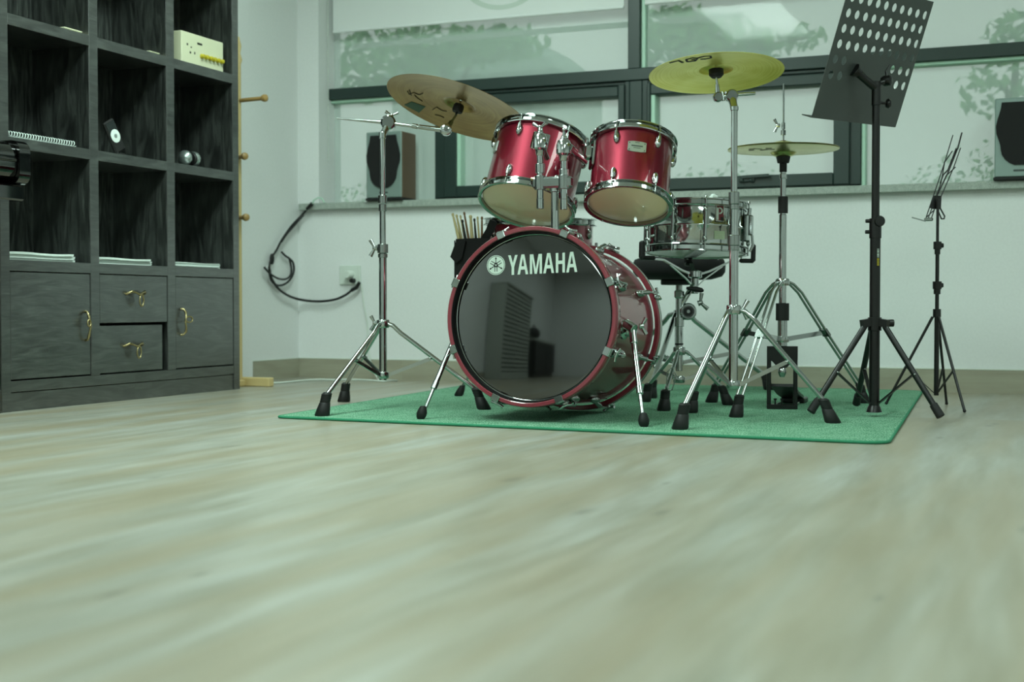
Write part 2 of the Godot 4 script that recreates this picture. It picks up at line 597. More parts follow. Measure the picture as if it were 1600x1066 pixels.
func ceiling_light(p: Vector3, s: Vector2, energy: float, label: String) -> void:
	var t := thing("ceiling_light", label, "light", p, "ceiling lights")
	var fr := MB.new()
	var w := 0.03
	for k in [-1.0, 1.0]:
		fr.box(p + Vector3(k * (s.x / 2 + w / 2), -0.03, 0), Vector3(w, 0.06, s.y + 2 * w), 0.004)
		fr.box(p + Vector3(0, -0.03, k * (s.y / 2 + w / 2)), Vector3(s.x, 0.06, w), 0.004)
	part(t, "frame", fr, M.white_plastic)
	part(t, "diffuser", MB.new().box(p + Vector3(0, -0.02, 0), Vector3(s.x, 0.02, s.y)), M.diffuser)
	var l := AreaLight3D.new()
	l.name = "lamp"
	l.area_size = s
	l.light_color = LIGHT_COLOR
	l.light_energy = energy
	l.shadow_enabled = true
	l.area_range = 12.0
	l.area_attenuation = 2.0
	t.add_child(l)
	l.position = Vector3(0, -0.034, 0)
	l.rotation = Vector3(-PI / 2, 0, 0)

const RX := 2.6      # right wall
const FZ := 2.7      # wall behind the camera
const CH := 2.5      # ceiling
const OL := -3.465   # window opening, left edge
const OR := 1.9      # right edge
const SILL := 0.863
const OT := 2.25     # top of the opening
const FR := -6.06    # front of the window frames

func room() -> void:
	var b := MB.new()
	b.span(Vector3(LX - 0.2, -0.1, WZ - 0.25), Vector3(RX + 0.2, 0, FZ + 0.2))
	structure("floor", b, M.floor, "pale wood grain floor with satin sheen", "floor")
	structure("ceiling", MB.new().span(Vector3(LX - 0.2, CH, WZ - 0.25), Vector3(RX + 0.2, CH + 0.15, FZ + 0.2)), M.ceiling, "plain white ceiling above the room", "ceiling")
	structure("wall_left", MB.new().span(Vector3(LX - 0.2, 0, WZ - 0.25), Vector3(LX, CH, FZ)), M.wall, "plain pale wall behind the dark bookcase", "wall")
	structure("wall_right", MB.new().span(Vector3(RX, 0, WZ - 0.25), Vector3(RX + 0.2, CH, FZ)), M.wall, "plain pale wall on the music stands' side", "wall")
	structure("wall_front", MB.new().span(Vector3(LX, 0, FZ), Vector3(RX, CH, FZ + 0.2)), M.wall, "plain pale wall facing the window", "wall")
	var w := MB.new()
	w.span(Vector3(LX, 0, WZ - 0.22), Vector3(RX, SILL - 0.033, WZ))
	w.span(Vector3(LX, OT, WZ - 0.22), Vector3(RX, CH, WZ))
	w.span(Vector3(LX, SILL - 0.033, WZ - 0.22), Vector3(OL, OT, WZ))
	w.span(Vector3(OR, SILL - 0.033, WZ - 0.22), Vector3(RX, OT, WZ))
	structure("wall_back", w, M.wall, "pale wall below and around the wide window", "wall")
	var bb := structure("baseboard_back", MB.new().span(Vector3(LX + 0.012, 0, WZ), Vector3(RX, 0.093, WZ + 0.012)), M.base, "wood toned baseboard along the window wall", "baseboard")
	part(bb, "white_bead", MB.new().span(Vector3(LX + 0.012, 0.093, WZ), Vector3(RX, 0.099, WZ + 0.010), 0.002), M.cap)
	var bl := structure("baseboard_left", MB.new().span(Vector3(LX, 0, WZ), Vector3(LX + 0.012, 0.093, FZ)), M.base, "wood toned baseboard along the bookcase wall", "baseboard")
	part(bl, "white_bead", MB.new().span(Vector3(LX, 0.093, WZ), Vector3(LX + 0.010, 0.099, FZ), 0.002), M.cap)
	structure("trim_1", MB.new().span(Vector3(LX, 0, -5.484), Vector3(LX + 0.022, CH, -5.36), 0.002), M.wall, "narrow pale pilaster strip on the wall beyond the bookcase", "trim")

func window() -> void:
	var o := Node3D.new()
	o.name = numbered("window_1")
	add_child(o)
	o.position = Vector3(0, SILL, FR)
	o.set_meta("label", "wide window with dark green frames, two opening sashes and granite sill")
	o.set_meta("category", "window")
	o.set_meta("kind", "structure")
	part(o, "window_sill", MB.new().span(Vector3(LX + 0.025, SILL - 0.033, WZ - 0.24), Vector3(RX, SILL, -5.89), 0.003), M.granite, "speckled granite window sill")
	var zb := FR - 0.07
	var tt := 1.443
	var tb := 1.388
	part(o, "transom", MB.new().span(Vector3(OL - 0.02, tb, zb), Vector3(OR, tt, FR + 0.03), 0.003), M.frame, "dark green horizontal frame bar")
	part(o, "transom_seal", MB.new().span(Vector3(OL, tb - 0.014, zb + 0.01), Vector3(-2.885, tb, FR + 0.012), 0.002), M.seal)
	part(o, "transom_seal", MB.new().span(Vector3(-0.842, tb - 0.014, zb + 0.01), Vector3(OR, tb, FR + 0.012), 0.002), M.seal)
	part(o, "mullion", MB.new().span(Vector3(-1.904, tt, zb), Vector3(-1.846, OT, FR + 0.02), 0.003), M.frame)
	part(o, "mullion_seal", MB.new().span(Vector3(-1.846, tt, zb + 0.01), Vector3(-1.826, OT, FR), 0.002), M.seal)
	part(o, "mullion", MB.new().span(Vector3(-1.895, SILL, zb), Vector3(-1.835, tb, FR + 0.02), 0.003), M.frame)
	part(o, "mullion", MB.new().span(Vector3(0.55, SILL, zb), Vector3(0.61, tb, FR + 0.02), 0.003), M.frame)
	part(o, "mullion", MB.new().span(Vector3(0.55, tt, zb), Vector3(0.61, OT, FR + 0.02), 0.003), M.frame)
	# opening sashes: outer frame post, four rails each, glazing seal
	for s in [[-2.883, -1.895, -2.743, -1.946], [-1.835, -0.855, -1.772, -0.970]]:
		var xa: float = s[0]
		var xb: float = s[1]
		var ga: float = s[2]
		var gb: float = s[3]
		var gt := 1.318
		var g0 := 0.934
		var sash := part(o, "sash", MB.new().span(Vector3(xa, SILL, zb), Vector3(xa + (ga - xa) * 0.45, tb, FR + 0.02), 0.003).span(Vector3(gb + (xb - gb) * 0.55, SILL, zb), Vector3(xb, tb, FR + 0.02), 0.003).span(Vector3(xa, SILL, zb), Vector3(xb, SILL + 0.022, FR + 0.02), 0.003).span(Vector3(xa, 1.372, zb), Vector3(xb, tb, FR + 0.012), 0.003), M.frame, "dark green opening sash")
		part(sash, "stile", MB.new().span(Vector3(xa + (ga - xa) * 0.4, SILL + 0.018, zb), Vector3(ga - 0.02, 1.372, FR + 0.035), 0.004), M.frame)
		part(sash, "stile", MB.new().span(Vector3(gb, SILL + 0.018, zb), Vector3(gb + (xb - gb) * 0.6, 1.372, FR + 0.035), 0.004), M.frame)
		part(sash, "rail", MB.new().span(Vector3(ga - 0.02, SILL + 0.018, zb), Vector3(gb, g0, FR + 0.035), 0.004), M.frame)
		part(sash, "rail", MB.new().span(Vector3(ga - 0.02, gt, zb), Vector3(gb, 1.365, FR + 0.035), 0.004), M.frame)
		part(sash, "glazing_seal", MB.new().span(Vector3(ga - 0.02, g0, zb + 0.01), Vector3(ga, gt, FR + 0.025), 0.002), M.seal)
		part(sash, "pane", MB.new().span(Vector3(ga, g0, FR - 0.03), Vector3(gb, gt, FR - 0.026)), M.pane)
	part(o, "side_seal", MB.new().span(Vector3(-0.855, SILL, zb + 0.01), Vector3(-0.838, tb - 0.014, FR + 0.01), 0.002), M.seal)
	# fixed panes
	for s in [[OL, -2.883, SILL, tb], [-0.838, 0.55, SILL, tb], [0.61, OR, SILL, tb], [OL, -1.904, tt, OT], [-1.826, 0.55, tt, OT], [0.61, OR, tt, OT]]:
		part(o, "pane", MB.new().span(Vector3(s[0], s[2], FR - 0.03), Vector3(s[1], s[3], FR - 0.026)), M.pane)
	# latch of the right sash
	var lp := Vector3(-1.345, 0.915, FR + 0.04)
	var lt := MB.new().box(lp, Vector3(0.07, 0.02, 0.012), 0.003).bar([lp + Vector3(-0.02, 0.012, 0.012), lp + Vector3(0.10, 0.016, 0.014)], 0.012, 0.012)
	lt.ball(lp + Vector3(-0.02, -0.004, 0.01), Vector3(0.008, 0.008, 0.006), 10)
	lt.ball(lp + Vector3(0.02, -0.004, 0.01), Vector3(0.008, 0.008, 0.006), 10)
	part(o, "latch", lt, M.frame)
	# white bars standing in for the bright band reflected in the upper glass
	part(o, "reflection_bar", MB.new().span(Vector3(-3.42, 1.665, FR - 0.14), Vector3(-1.87, 1.69, FR - 0.12), 0.004).span(Vector3(-1.80, 1.665, FR - 0.14), Vector3(-1.40, 1.69, FR - 0.12), 0.004), M.cap)
	# roller blinds, half down behind the upper panes
	for k in [[-3.43, -1.915, 1.712, "left"], [-1.815, 0.54, 1.72, "right"]]:
		var zc := FR + 0.045
		var bl := thing("roller_blind", "pale roller blind with printed ring and bead chain over the upper pane" if k[3] == "left" else "pale plain roller blind over the upper pane behind the round-holed music stand", "blind", Vector3((k[0] + k[1]) / 2, k[2], zc), "roller blinds")
		part(bl, "fabric", MB.new().span(Vector3(k[0], k[2] + 0.012, zc - 0.0006), Vector3(k[1], 2.18, zc + 0.0006)), M.blind)
		part(bl, "hem_bar", MB.new().cyl(Vector3(k[0], k[2] + 0.008, zc), Vector3(k[1], k[2] + 0.008, zc), 0.007, -1, 12), M.blind)
		part(bl, "roller", MB.new().cyl(Vector3(k[0], 2.20, zc), Vector3(k[1], 2.20, zc), 0.025, -1, 16), M.white_plastic)
		if k[3] == "left":
			var c := onz(785, -38, zc) + Vector3(0, 0, 0.0012)
			var rp := []
			for i in 48: rp.append(c + Vector3(cos(TAU * i / 48) * 0.215, sin(TAU * i / 48) * 0.16, 0))
			var rg := MB.new()
			for i in 48:
				var a: Vector3 = rp[i]
				var d: Vector3 = rp[(i + 1) % 48]
				rg.quad(a, d, c + (d - c) * 0.86, c + (a - c) * 0.86, Vector3.BACK)
			part(bl, "printed_ring", rg, M.blind_print)
			var ch := MB.new()
			for i in 110:
				ch.ball(Vector3(-3.443, SILL + 0.22 + i * 0.0125, zc + 0.03), Vector3(0.0042, 0.0042, 0.0042), 6)
			ch.cyl(Vector3(-3.443, SILL + 0.22, zc + 0.03), Vector3(-3.443, 2.2, zc + 0.03), 0.0012, -1, 6)
			part(bl, "bead_chain", ch, M.white_plastic)

# ---------------------------------------------------------------- beyond the glass
func leaf_cloud(m: MB, c: Vector3, r: Vector3, count: int, size: float) -> void:
	for i in count:
		var d := Vector3(rng.randfn(), rng.randfn(), rng.randfn()).normalized() * pow(rng.randf(), 0.4)
		var p := c + d * r
		var nn := (d + Vector3(rng.randfn(), rng.randfn(), rng.randfn()) * 0.6).normalized()
		var a := nn.cross(Vector3(rng.randfn(), rng.randfn(), rng.randfn()).normalized()).normalized() * size * rng.randf_range(0.7, 1.3)
		var b := nn.cross(a).normalized() * size * 0.55
		m.tri(p - a, p + b, p + a, nn, nn, nn)
		m.tri(p - a, p + a, p - b, nn, nn, nn)

func tree(called: String, label: String, base: Vector3, h: float, clouds: Array, m: Material, group: String) -> void:
	var t := thing(called, label, "tree", base, group)
	var tr := MB.new().tube([base, base + Vector3(0.05, h * 0.5, 0.02), base + Vector3(-0.04, h, 0)], [0.055, 0.045, 0.03], 8)
	part(t, "trunk", tr, M.bark)
	var f := MB.new()
	var top := base + Vector3(-0.04, h, 0)
	for k in clouds:
		leaf_cloud(f, k[0], k[1], int(k[2] * 1.1), 0.05)
		part(t, "branch", MB.new().tube([top - Vector3(0, 0.1, 0), top.lerp(k[0], 0.5) + Vector3(0, 0.05, 0), k[0]], [0.03, 0.022, 0.010], 7), M.bark)
	part(t, "foliage", f, m)

func outdoors() -> void:
	structure("ground_outside", MB.new().span(Vector3(-14, -0.4, -22), Vector3(10, -0.1, WZ - 0.3)), M.ground, "pale paved yard outside the window", "ground")
	# a pale gabled shed beyond the upper left pane
	var zs := -11.0
	var xr := onz(868, 100, zs).x
	var xa := onz(790, 45, zs).x
	var ye := onz(868, 103, zs).y
	var ya := onz(790, 42, zs).y
	var xw := xa - 1.1
	var t := thing("shed", "pale shed with boarded wall and green gable seen through the window", "building", Vector3(xa, -0.1, -11.5))
	part(t, "wall", MB.new().span(Vector3(xw, -0.1, -12.4), Vector3(xr - 0.05, ye, zs)), M.facade)
	for i in 9:
		part(t, "board", MB.new().span(Vector3(xw + 0.03 + i * 0.165, 0.1, zs), Vector3(xw + 0.03 + i * 0.165 + 0.12, ye - 0.03, zs + 0.03), 0.006), M.facade)
	part(t, "roof", MB.new().prism(PackedVector2Array([Vector2(xw - 0.25, ye - 0.05), Vector2(xr + 0.08, ye - 0.05), Vector2(xa, ya)]), -12.6, zs + 0.15), M.roof)
	var wl := thing("garden_wall", "low pale garden wall in the yard behind the window", "wall", Vector3(-3, -0.1, -13.5))
	part(wl, "body", MB.new().span(Vector3(-12, -0.1, -13.7), Vector3(8, 1.35, -13.5)), M.facade)
	part(wl, "coping", MB.new().span(Vector3(-12, 1.35, -13.76), Vector3(8, 1.43, -13.44), 0.01), M.cap)
	tree("leafy_tree", "bushy tree in front of the shed beyond the ride cymbal's upper pane", Vector3(onz(703, 300, -9.6).x, -0.1, -9.6), 2.05, [[onz(775, 70, -9.6), Vector3(0.42, 0.13, 0.35), 260], [onz(690, 78, -9.6), Vector3(0.45, 0.2, 0.4), 300], [onz(600, 90, -9.6), Vector3(0.5, 0.28, 0.4), 300], [onz(540, 120, -9.6), Vector3(0.3, 0.25, 0.3), 120]], M.leaf, "trees in the yard")
	tree("leafy_tree", "bushy tree behind the crash cymbal beyond the window", Vector3(onz(996, 300, -9.6).x, -0.1, -9.6), 2.05, [[onz(1060, 58, -9.6), Vector3(0.36, 0.24, 0.3), 420], [onz(1130, 70, -9.6), Vector3(0.3, 0.22, 0.3), 260], [onz(1195, 75, -9.6), Vector3(0.2, 0.16, 0.2), 90], [onz(1262, 58, -9.6), Vector3(0.14, 0.10, 0.15), 36]], M.leaf, "trees in the yard")
	tree("leafy_tree", "slender tree behind the right loudspeaker beyond the window", Vector3(onz(1592, 300, -9.6).x, -0.1, -9.6), 1.8, [[onz(1592, 50, -9.6), Vector3(0.22, 0.16, 0.2), 110], [onz(1560, 140, -9.6), Vector3(0.3, 0.2, 0.25), 90]], M.leaf, "trees in the yard")
	for k in [[-6.5, 0.95, -8.2, 0.7, 170, "leafy shrub in the yard behind the boom stand's loudspeaker"], [-4.6, 0.8, -8.4, 0.7, 120, "leafy shrub in the yard behind the ride cymbal's sash"], [-1.9, 0.8, -8.0, 0.6, 130, "leafy shrub in the yard behind the hi-hat"], [-0.3, 0.85, -7.9, 0.7, 150, "leafy shrub in the yard behind the folding music stand"]]:
		var bp := Vector3(k[0], -0.1, k[2])
		var sh := thing("shrub", k[5], "shrub", bp, "shrubs in the yard")
		var f := MB.new()
		leaf_cloud(f, bp + Vector3(0, k[1] + 0.1, 0), Vector3(k[3], 0.42, 0.5), k[4] * 10, 0.022)
		part(sh, "foliage", f, M.leaf)
		part(sh, "stem", MB.new().tube([bp, bp + Vector3(0.03, 0.5, 0), bp + Vector3(0, k[1], 0.02)], [0.04, 0.03, 0.015], 7), M.bark)

# ---------------------------------------------------------------- left side of the room
const BF := -3.31    # front of the bookcase
const BB := -3.58    # its back
const SA := 1.338    # shelf tops
const SB := 0.926
const SC := 0.513

func bow_handle(parent: Node3D, c: Vector3, upright: bool, loop_side := 1.0) -> void:
	var place := func(a: float, b: float, d: float) -> Vector3:
		if upright: return c + Vector3(d, a, -b * loop_side)
		return c + Vector3(d, b, -a)
	var w := []
	for k in [[-0.052, 0.002, 0.0], [-0.050, 0.006, 0.012], [-0.038, 0.012, 0.018], [-0.02, 0.008, 0.022], [0.0, 0.0, 0.024], [0.02, 0.008, 0.022], [0.038, 0.012, 0.018], [0.050, 0.006, 0.012], [0.052, 0.002, 0.0]]:
		w.append(place.call(k[0], k[1], k[2]))
	var h := MB.new().tube(w, [0.005, 0.0042, 0.0055, 0.004, 0.0045, 0.004, 0.0055, 0.0042, 0.005], 8)
	var lp := []
	for i in 18:
		var th := TAU * i / 18
		var s := 1.0 if not upright else -1.0
		lp.append(place.call(0.010 + cos(th) * 0.012, s * (-0.022 + sin(th) * 0.022) + (0.0 if not upright else 0.002), 0.025))
	h.tube(lp, 0.0034, 8, true)
	part(parent, "handle", h, M.brass, "brass bow shaped handle")

func bookcase() -> void:
	var t := thing("bookcase", "tall dark wood bookcase of square cubbies above doors and drawers", "bookcase", Vector3((BF + BB) / 2, 0, -4.287))
	var e := 0.0015
	var cols := [[-3.582, -3.624], [-4.035, -4.081], [-4.492, -4.541], [-4.950, -4.992]]
	for i in 4:
		var side: bool = i == 0 or i == 3
		var pn := part(t, "side_panel" if side else "divider", MB.new().span(Vector3(BB, 0.0 if side else 0.10, cols[i][0]), Vector3(BF - 0.002, 1.75, cols[i][1]), e), M.case_v)
		part(pn, "edge_band", MB.new().span(Vector3(BF - 0.002, 0.0 if side else 0.104, cols[i][0]), Vector3(BF, 1.75, cols[i][1]), 0.0006), M.case_h)
	for h in [[SA - 0.038, SA], [SB - 0.037, SB], [SC - 0.037, SC], [1.712, 1.752]]:
		for c in 3:
			var sh := part(t, "shelf", MB.new().span(Vector3(BB + 0.01, h[0], cols[c][1]), Vector3(BF - 0.002, h[1], cols[c + 1][0]), e), M.case_v)
			part(sh, "edge_band", MB.new().span(Vector3(BF - 0.002, h[0], cols[c][1]), Vector3(BF, h[1], cols[c + 1][0]), 0.0006), M.case_h)
	part(t, "back_panel", MB.new().span(Vector3(BB, 0.0, -3.63), Vector3(BB + 0.008, 1.75, -4.945)), M.case_in)
	part(t, "plinth", MB.new().span(Vector3(BB + 0.02, 0.0, -3.624), Vector3(BF - 0.004, 0.064, -4.950), e), M.case_h)
	part(t, "base_rail", MB.new().span(Vector3(BB + 0.02, 0.066, -3.624), Vector3(BF - 0.001, 0.103, -4.950), e), M.case_h)
	var d0 := part(t, "door", MB.new().span(Vector3(BF - 0.02, 0.108, -3.628), Vector3(BF - 0.002, 0.473, -4.031), e), M.case_h)
	bow_handle(d0, Vector3(BF - 0.002, 0.285, -4.005), true, -0.4)
	var d1 := part(t, "door", MB.new().span(Vector3(BF - 0.02, 0.108, -4.545), Vector3(BF - 0.002, 0.473, -4.946), e), M.case_h)
	bow_handle(d1, Vector3(BF - 0.002, 0.293, -4.575), true, 1.0)
	var w0 := part(t, "drawer", MB.new().span(Vector3(BF - 0.02, 0.294, -4.085), Vector3(BF - 0.002, 0.473, -4.488), e).span(Vector3(BB + 0.04, 0.31, -4.10), Vector3(BF - 0.02, 0.42, -4.47)), M.case_h)
	bow_handle(w0, Vector3(BF - 0.002, 0.40, -4.287), false)
	var w1 := part(t, "drawer", MB.new().span(Vector3(BF - 0.024, 0.108, -4.083), Vector3(BF - 0.006, 0.284, -4.462), e).span(Vector3(BB + 0.04, 0.12, -4.10), Vector3(BF - 0.024, 0.24, -4.45)), M.case_h)
	bow_handle(w1, Vector3(BF - 0.006, 0.203, -4.275), false)

func shelf_items() -> void:
	# paper stacks on the lowest open shelf
	var names := ["stack of white paper in the cubby above the handled left door", "stack of white paper in the cubby above the two drawers", "stack of white paper in the cubby above the right door, next to the wall"]
	var zs := [[-3.632, 117.0, 7], [-4.09, 237.0, 6], [-4.55, 344.0, 5]]
	for i in 3:
		var z1: float = onx(zs[i][1], 410, BF - 0.02).z
		var z0: float = zs[i][0]
		var t := thing("paper_stack", names[i], "paper", Vector3(BF - 0.13, SC, (z0 + z1) / 2), "paper stacks in the bookcase")
		var y := SC + 0.0005
		for k in int(zs[i][2]):
			var j := rng.randf_range(-0.006, 0.006)
			var h := 0.0036
			var a := Vector3(BF - 0.235 + j * 0.5, y, z0)
			var b := Vector3(BF - 0.022 + j, y + h, z1 + j * 2.0)
			var m := MB.new()
			# a slightly wavy sheaf
			var q := 8
			for s in q:
				var za := lerpf(a.z, b.z, float(s) / q)
				var zb := lerpf(a.z, b.z, float(s + 1) / q)
				var ya := y + 0.0016 * k / 6.0 * sin(s * 0.9)
				var yb := y + 0.0016 * k / 6.0 * sin((s + 1) * 0.9)
				m.quad(Vector3(a.x, ya + h, za), Vector3(b.x, ya + h, za), Vector3(b.x, yb + h, zb), Vector3(a.x, yb + h, zb), UP)
				m.quad(Vector3(b.x, ya, za), Vector3(b.x, ya + h, za), Vector3(b.x, yb + h, zb), Vector3(b.x, yb, zb), Vector3.RIGHT)
				m.quad(Vector3(a.x, ya, za), Vector3(b.x, ya, za), Vector3(b.x, yb, zb), Vector3(a.x, yb, zb), Vector3.DOWN)
			m.quad(Vector3(a.x, y, b.z), Vector3(b.x, y, b.z), Vector3(b.x, y + h, b.z), Vector3(a.x, y + h, b.z), Vector3.FORWARD)
			m.quad(Vector3(a.x, y, a.z), Vector3(b.x, y, a.z), Vector3(b.x, y + h, a.z), Vector3(a.x, y + h, a.z), Vector3.BACK)
			part(t, "sheaf", m, M.paper)
			y += h + 0.0004
	# spiral notebook
	var nz := onx(119, 227, BF - 0.015).z
	var nb := thing("spiral_notebook", "spiral bound notebook lying flat in the cubby over the left paper stack", "notebook", Vector3(BF - 0.12, SB, (nz - 3.63) / 2))
	part(nb, "pages", MB.new().span(Vector3(BF - 0.22, SB + 0.0015, -3.63), Vector3(BF - 0.024, SB + 0.007, nz + 0.004)), M.paper)
	part(nb, "cover", MB.new().span(Vector3(BF - 0.222, SB + 0.007, -3.629), Vector3(BF - 0.022, SB + 0.0084, nz + 0.003)).span(Vector3(BF - 0.222, SB + 0.0002, -3.629), Vector3(BF - 0.022, SB + 0.0015, nz + 0.003)), M.ink)
	var sp := []
	for i in 26 * 8:
		var th := TAU * i / 8.0
		sp.append(Vector3(BF - 0.016 + 0.0095 * cos(th), SB + 0.0116 + 0.0095 * sin(th), lerpf(-3.634, nz + 0.006, i / 208.0)))
	part(nb, "spiral_binding", MB.new().tube(sp, 0.0018, 5), M.paper, "white wire spiral")
	# music player leaning in the middle cubby
	var pc := onx(178, 217, BF - 0.05)
	pc.y = SB + 0.0715
	var mp := thing("music_player", "slim dark music player with white round dial leaning in a cubby", "music player", Vector3(pc.x, SB, pc.z))
	var tb := Basis(Vector3.FORWARD, UP, Vector3.RIGHT) * Basis(Vector3.BACK, 0.46) * Basis(Vector3.RIGHT, -0.12)
	part(mp, "body", MB.new().at(pc, tb).box(Vector3.ZERO, Vector3(0.062, 0.125, 0.014), 0.005), M.ink)
	part(mp, "screen", MB.new().at(pc, tb).box(Vector3(0, 0.036, 0.0072), Vector3(0.05, 0.038, 0.001), 0.0003), mat(Color(0.10, 0.13, 0.13), 0.08))
	var dl := part(mp, "dial", MB.new().at(pc, tb * Basis(Vector3.RIGHT, PI / 2)).lathe([Vector2(0, 0.007), Vector2(0.0255, 0.007), Vector2(0.0255, 0.0085), Vector2(0.023, 0.009), Vector2(0, 0.009)], 28).at(pc), M.paper, "white round dial")
	part(dl, "dial_button", MB.new().at(pc, tb * Basis(Vector3.RIGHT, PI / 2)).lathe([Vector2(0, 0.009), Vector2(0.0085, 0.009), Vector2(0.0085, 0.0098), Vector2(0, 0.010)], 18), M.silver)
	part(mp, "stand_foot", MB.new().span(Vector3(pc.x - 0.02, SB + 0.0006, pc.z - 0.045), Vector3(pc.x + 0.02, SB + 0.010, pc.z + 0.005), 0.003), M.ink)
	# small silver headphones
	var hc := onx(296, 243, BF - 0.045)
	hc.y = SB + 0.034
	var hp := thing("headphones", "small silver headphones lying in the cubby beside the wall", "headphones", Vector3(hc.x, SB, hc.z))
	for s in [-1.0, 1.0]:
		var cc := hc + Vector3(0, 0, s * 0.030)
		var cup := part(hp, "ear_cup", MB.new().at(cc, Basis(Vector3.RIGHT, PI / 2 * s)).lathe([Vector2(0, -0.012), Vector2(0.026, -0.012), Vector2(0.031, -0.004), Vector2(0.030, 0.006), Vector2(0.020, 0.016), Vector2(0.008, 0.021), Vector2(0, 0.022)], 24), M.silver)
		part(cup, "ear_pad", MB.new().at(cc, Basis(Vector3.RIGHT, PI / 2 * s)).lathe([Vector2(0, -0.022), Vector2(0.022, -0.022), Vector2(0.027, -0.017), Vector2(0.027, -0.012), Vector2(0, -0.012)], 24), M.rubber)
	var hb := []
	for i in 13:
		var a := PI * i / 12.0
		hb.append(hc + Vector3(-0.03 - 0.05 * sin(a), -0.028 + 0.012 * sin(a), cos(a) * 0.034))
	part(hp, "headband", MB.new().tube(hb, 0.0035, 8), M.rubber)
	# cream mixer with yellow knobs on the top shelf in view
	var za := onx(284, 90, BF - 0.02).z
	var zb := onx(349, 90, BF - 0.02).z
	var mh := 0.128
	var mx := thing("audio_mixer", "cream audio unit with a row of yellow knobs on the shelf", "audio unit", Vector3(BF - 0.09, SA, (za + zb) / 2))
	part(mx, "body", MB.new().span(Vector3(BF - 0.17, SA + 0.001, za), Vector3(BF - 0.02, SA + mh, zb), 0.003), M.cream)
	for i in 6:
		var kz := lerpf(za, zb, 0.46 + i * 0.095)
		part(mx, "knob", MB.new().at(Vector3(BF - 0.02, SA + 0.045, kz), Basis(Vector3.BACK, -PI / 2)).lathe([Vector2(0, 0), Vector2(0.010, 0), Vector2(0.0085, 0.014), Vector2(0.006, 0.016), Vector2(0, 0.016)], 14), M.yellow, "yellow knob")
	var mk := MB.new()
	for k in [[0.36, 0.093, 0.034, 0.008], [0.07, 0.078, 0.008, 0.008], [0.16, 0.07, 0.006, 0.006], [0.14, 0.048, 0.008, 0.008], [0.24, 0.05, 0.006, 0.010]]:
		mk.box(Vector3(BF - 0.0197, SA + k[1], lerpf(za, zb, k[0] + 0.06)), Vector3(0.001, k[3], k[2]))
	part(mx, "slots_and_sockets", mk, M.ink)
	# two flat cream boxes near the front of the same shelf level
	var b1 := onx(137, 50, BF - 0.02).z
	var b0 := onx(109, 50, BF - 0.02).z
	flat_case(Vector3(BF - 0.08, SA, (b0 + b1) / 2 + 0.016), Vector3(0.10, 0.014, absf(b1 - b0)), "flat cream case lying over the spiral notebook's cubby")
	b1 = onx(255, 84, BF - 0.02).z
	b0 = onx(239, 84, BF - 0.02).z
	flat_case(Vector3(BF - 0.06, SA, (b0 + b1) / 2 + 0.014), Vector3(0.07, 0.011, absf(b1 - b0)), "small flat cream case lying over the music player's cubby")

func flat_case(p: Vector3, s: Vector3, label: String) -> void:
	var t := thing("flat_case", label, "case", p)
	part(t, "tray", MB.new().box(p + Vector3(0, s.y * 0.3 + 0.0012, 0), Vector3(s.x, s.y * 0.6, s.z), 0.002), M.cream)
	part(t, "lid", MB.new().box(p + Vector3(0, s.y * 0.8 + 0.0012, 0), Vector3(s.x * 1.01, s.y * 0.4, s.z * 1.01), 0.002), M.cream)

func piano() -> void:
	var t := thing("piano", "glossy black upright piano beside the bookcase", "piano", Vector3(-3.38, 0, -2.87))
	var z0 := -3.572
	var z1 := -2.17
	part(t, "case", MB.new().span(Vector3(-3.565, 0.05, z0), Vector3(-3.34, 1.02, z1), 0.006), M.piano)
	part(t, "top_lid", MB.new().span(Vector3(-3.57, 1.02, z0), Vector3(-3.32, 1.045, z1), 0.006), M.piano)
	part(t, "key_bed", MB.new().span(Vector3(-3.34, 0.701, z0 + 0.006), Vector3(-3.19, 0.752, z1 - 0.006), 0.006), M.piano)
	for z in [[z0, z0 + 0.05], [z1 - 0.05, z1]]:
		part(t, "cheek", MB.new().prism(round_rect(-3.34, 0.754, -3.172, 0.897, 0.035), z[0], z[1], true), M.piano)
		part(t, "leg", MB.new().span(Vector3(-3.34, 0.085, z[0] + 0.004), Vector3(-3.30, 0.70, z[1] - 0.004), 0.004), M.piano)
		part(t, "foot", MB.new().span(Vector3(-3.56, 0.0, z[0]), Vector3(-3.293, 0.082, z[1]), 0.008), M.piano)
	var lid := part(t, "key_lid", MB.new().prism(round_rect(-3.338, 0.764, -3.182, 0.892, 0.045), z0 + 0.053, z1 - 0.053, true), M.piano)
	part(lid, "lid_ledge", MB.new().cyl(Vector3(-3.180, 0.83, z0 + 0.06), Vector3(-3.180, 0.83, z1 - 0.06), 0.006), M.piano)
	part(t, "pedal_rail", MB.new().span(Vector3(-3.55, 0.06, z0 + 0.05), Vector3(-3.50, 0.20, z1 - 0.05), 0.004), M.piano)

func round_rect(x0: float, y0: float, x1: float, y1: float, r: float) -> PackedVector2Array:   # the x1 side is rounded
	var p := PackedVector2Array([Vector2(x0, y0)])
	for k in 7: p.append(Vector2(x1 - r + r * sin(k * PI / 12), y0 + r - r * cos(k * PI / 12)))
	for k in 7: p.append(Vector2(x1 - r + r * cos(k * PI / 12), y1 - r + r * sin(k * PI / 12)))
	p.append(Vector2(x0, y1))
	return p

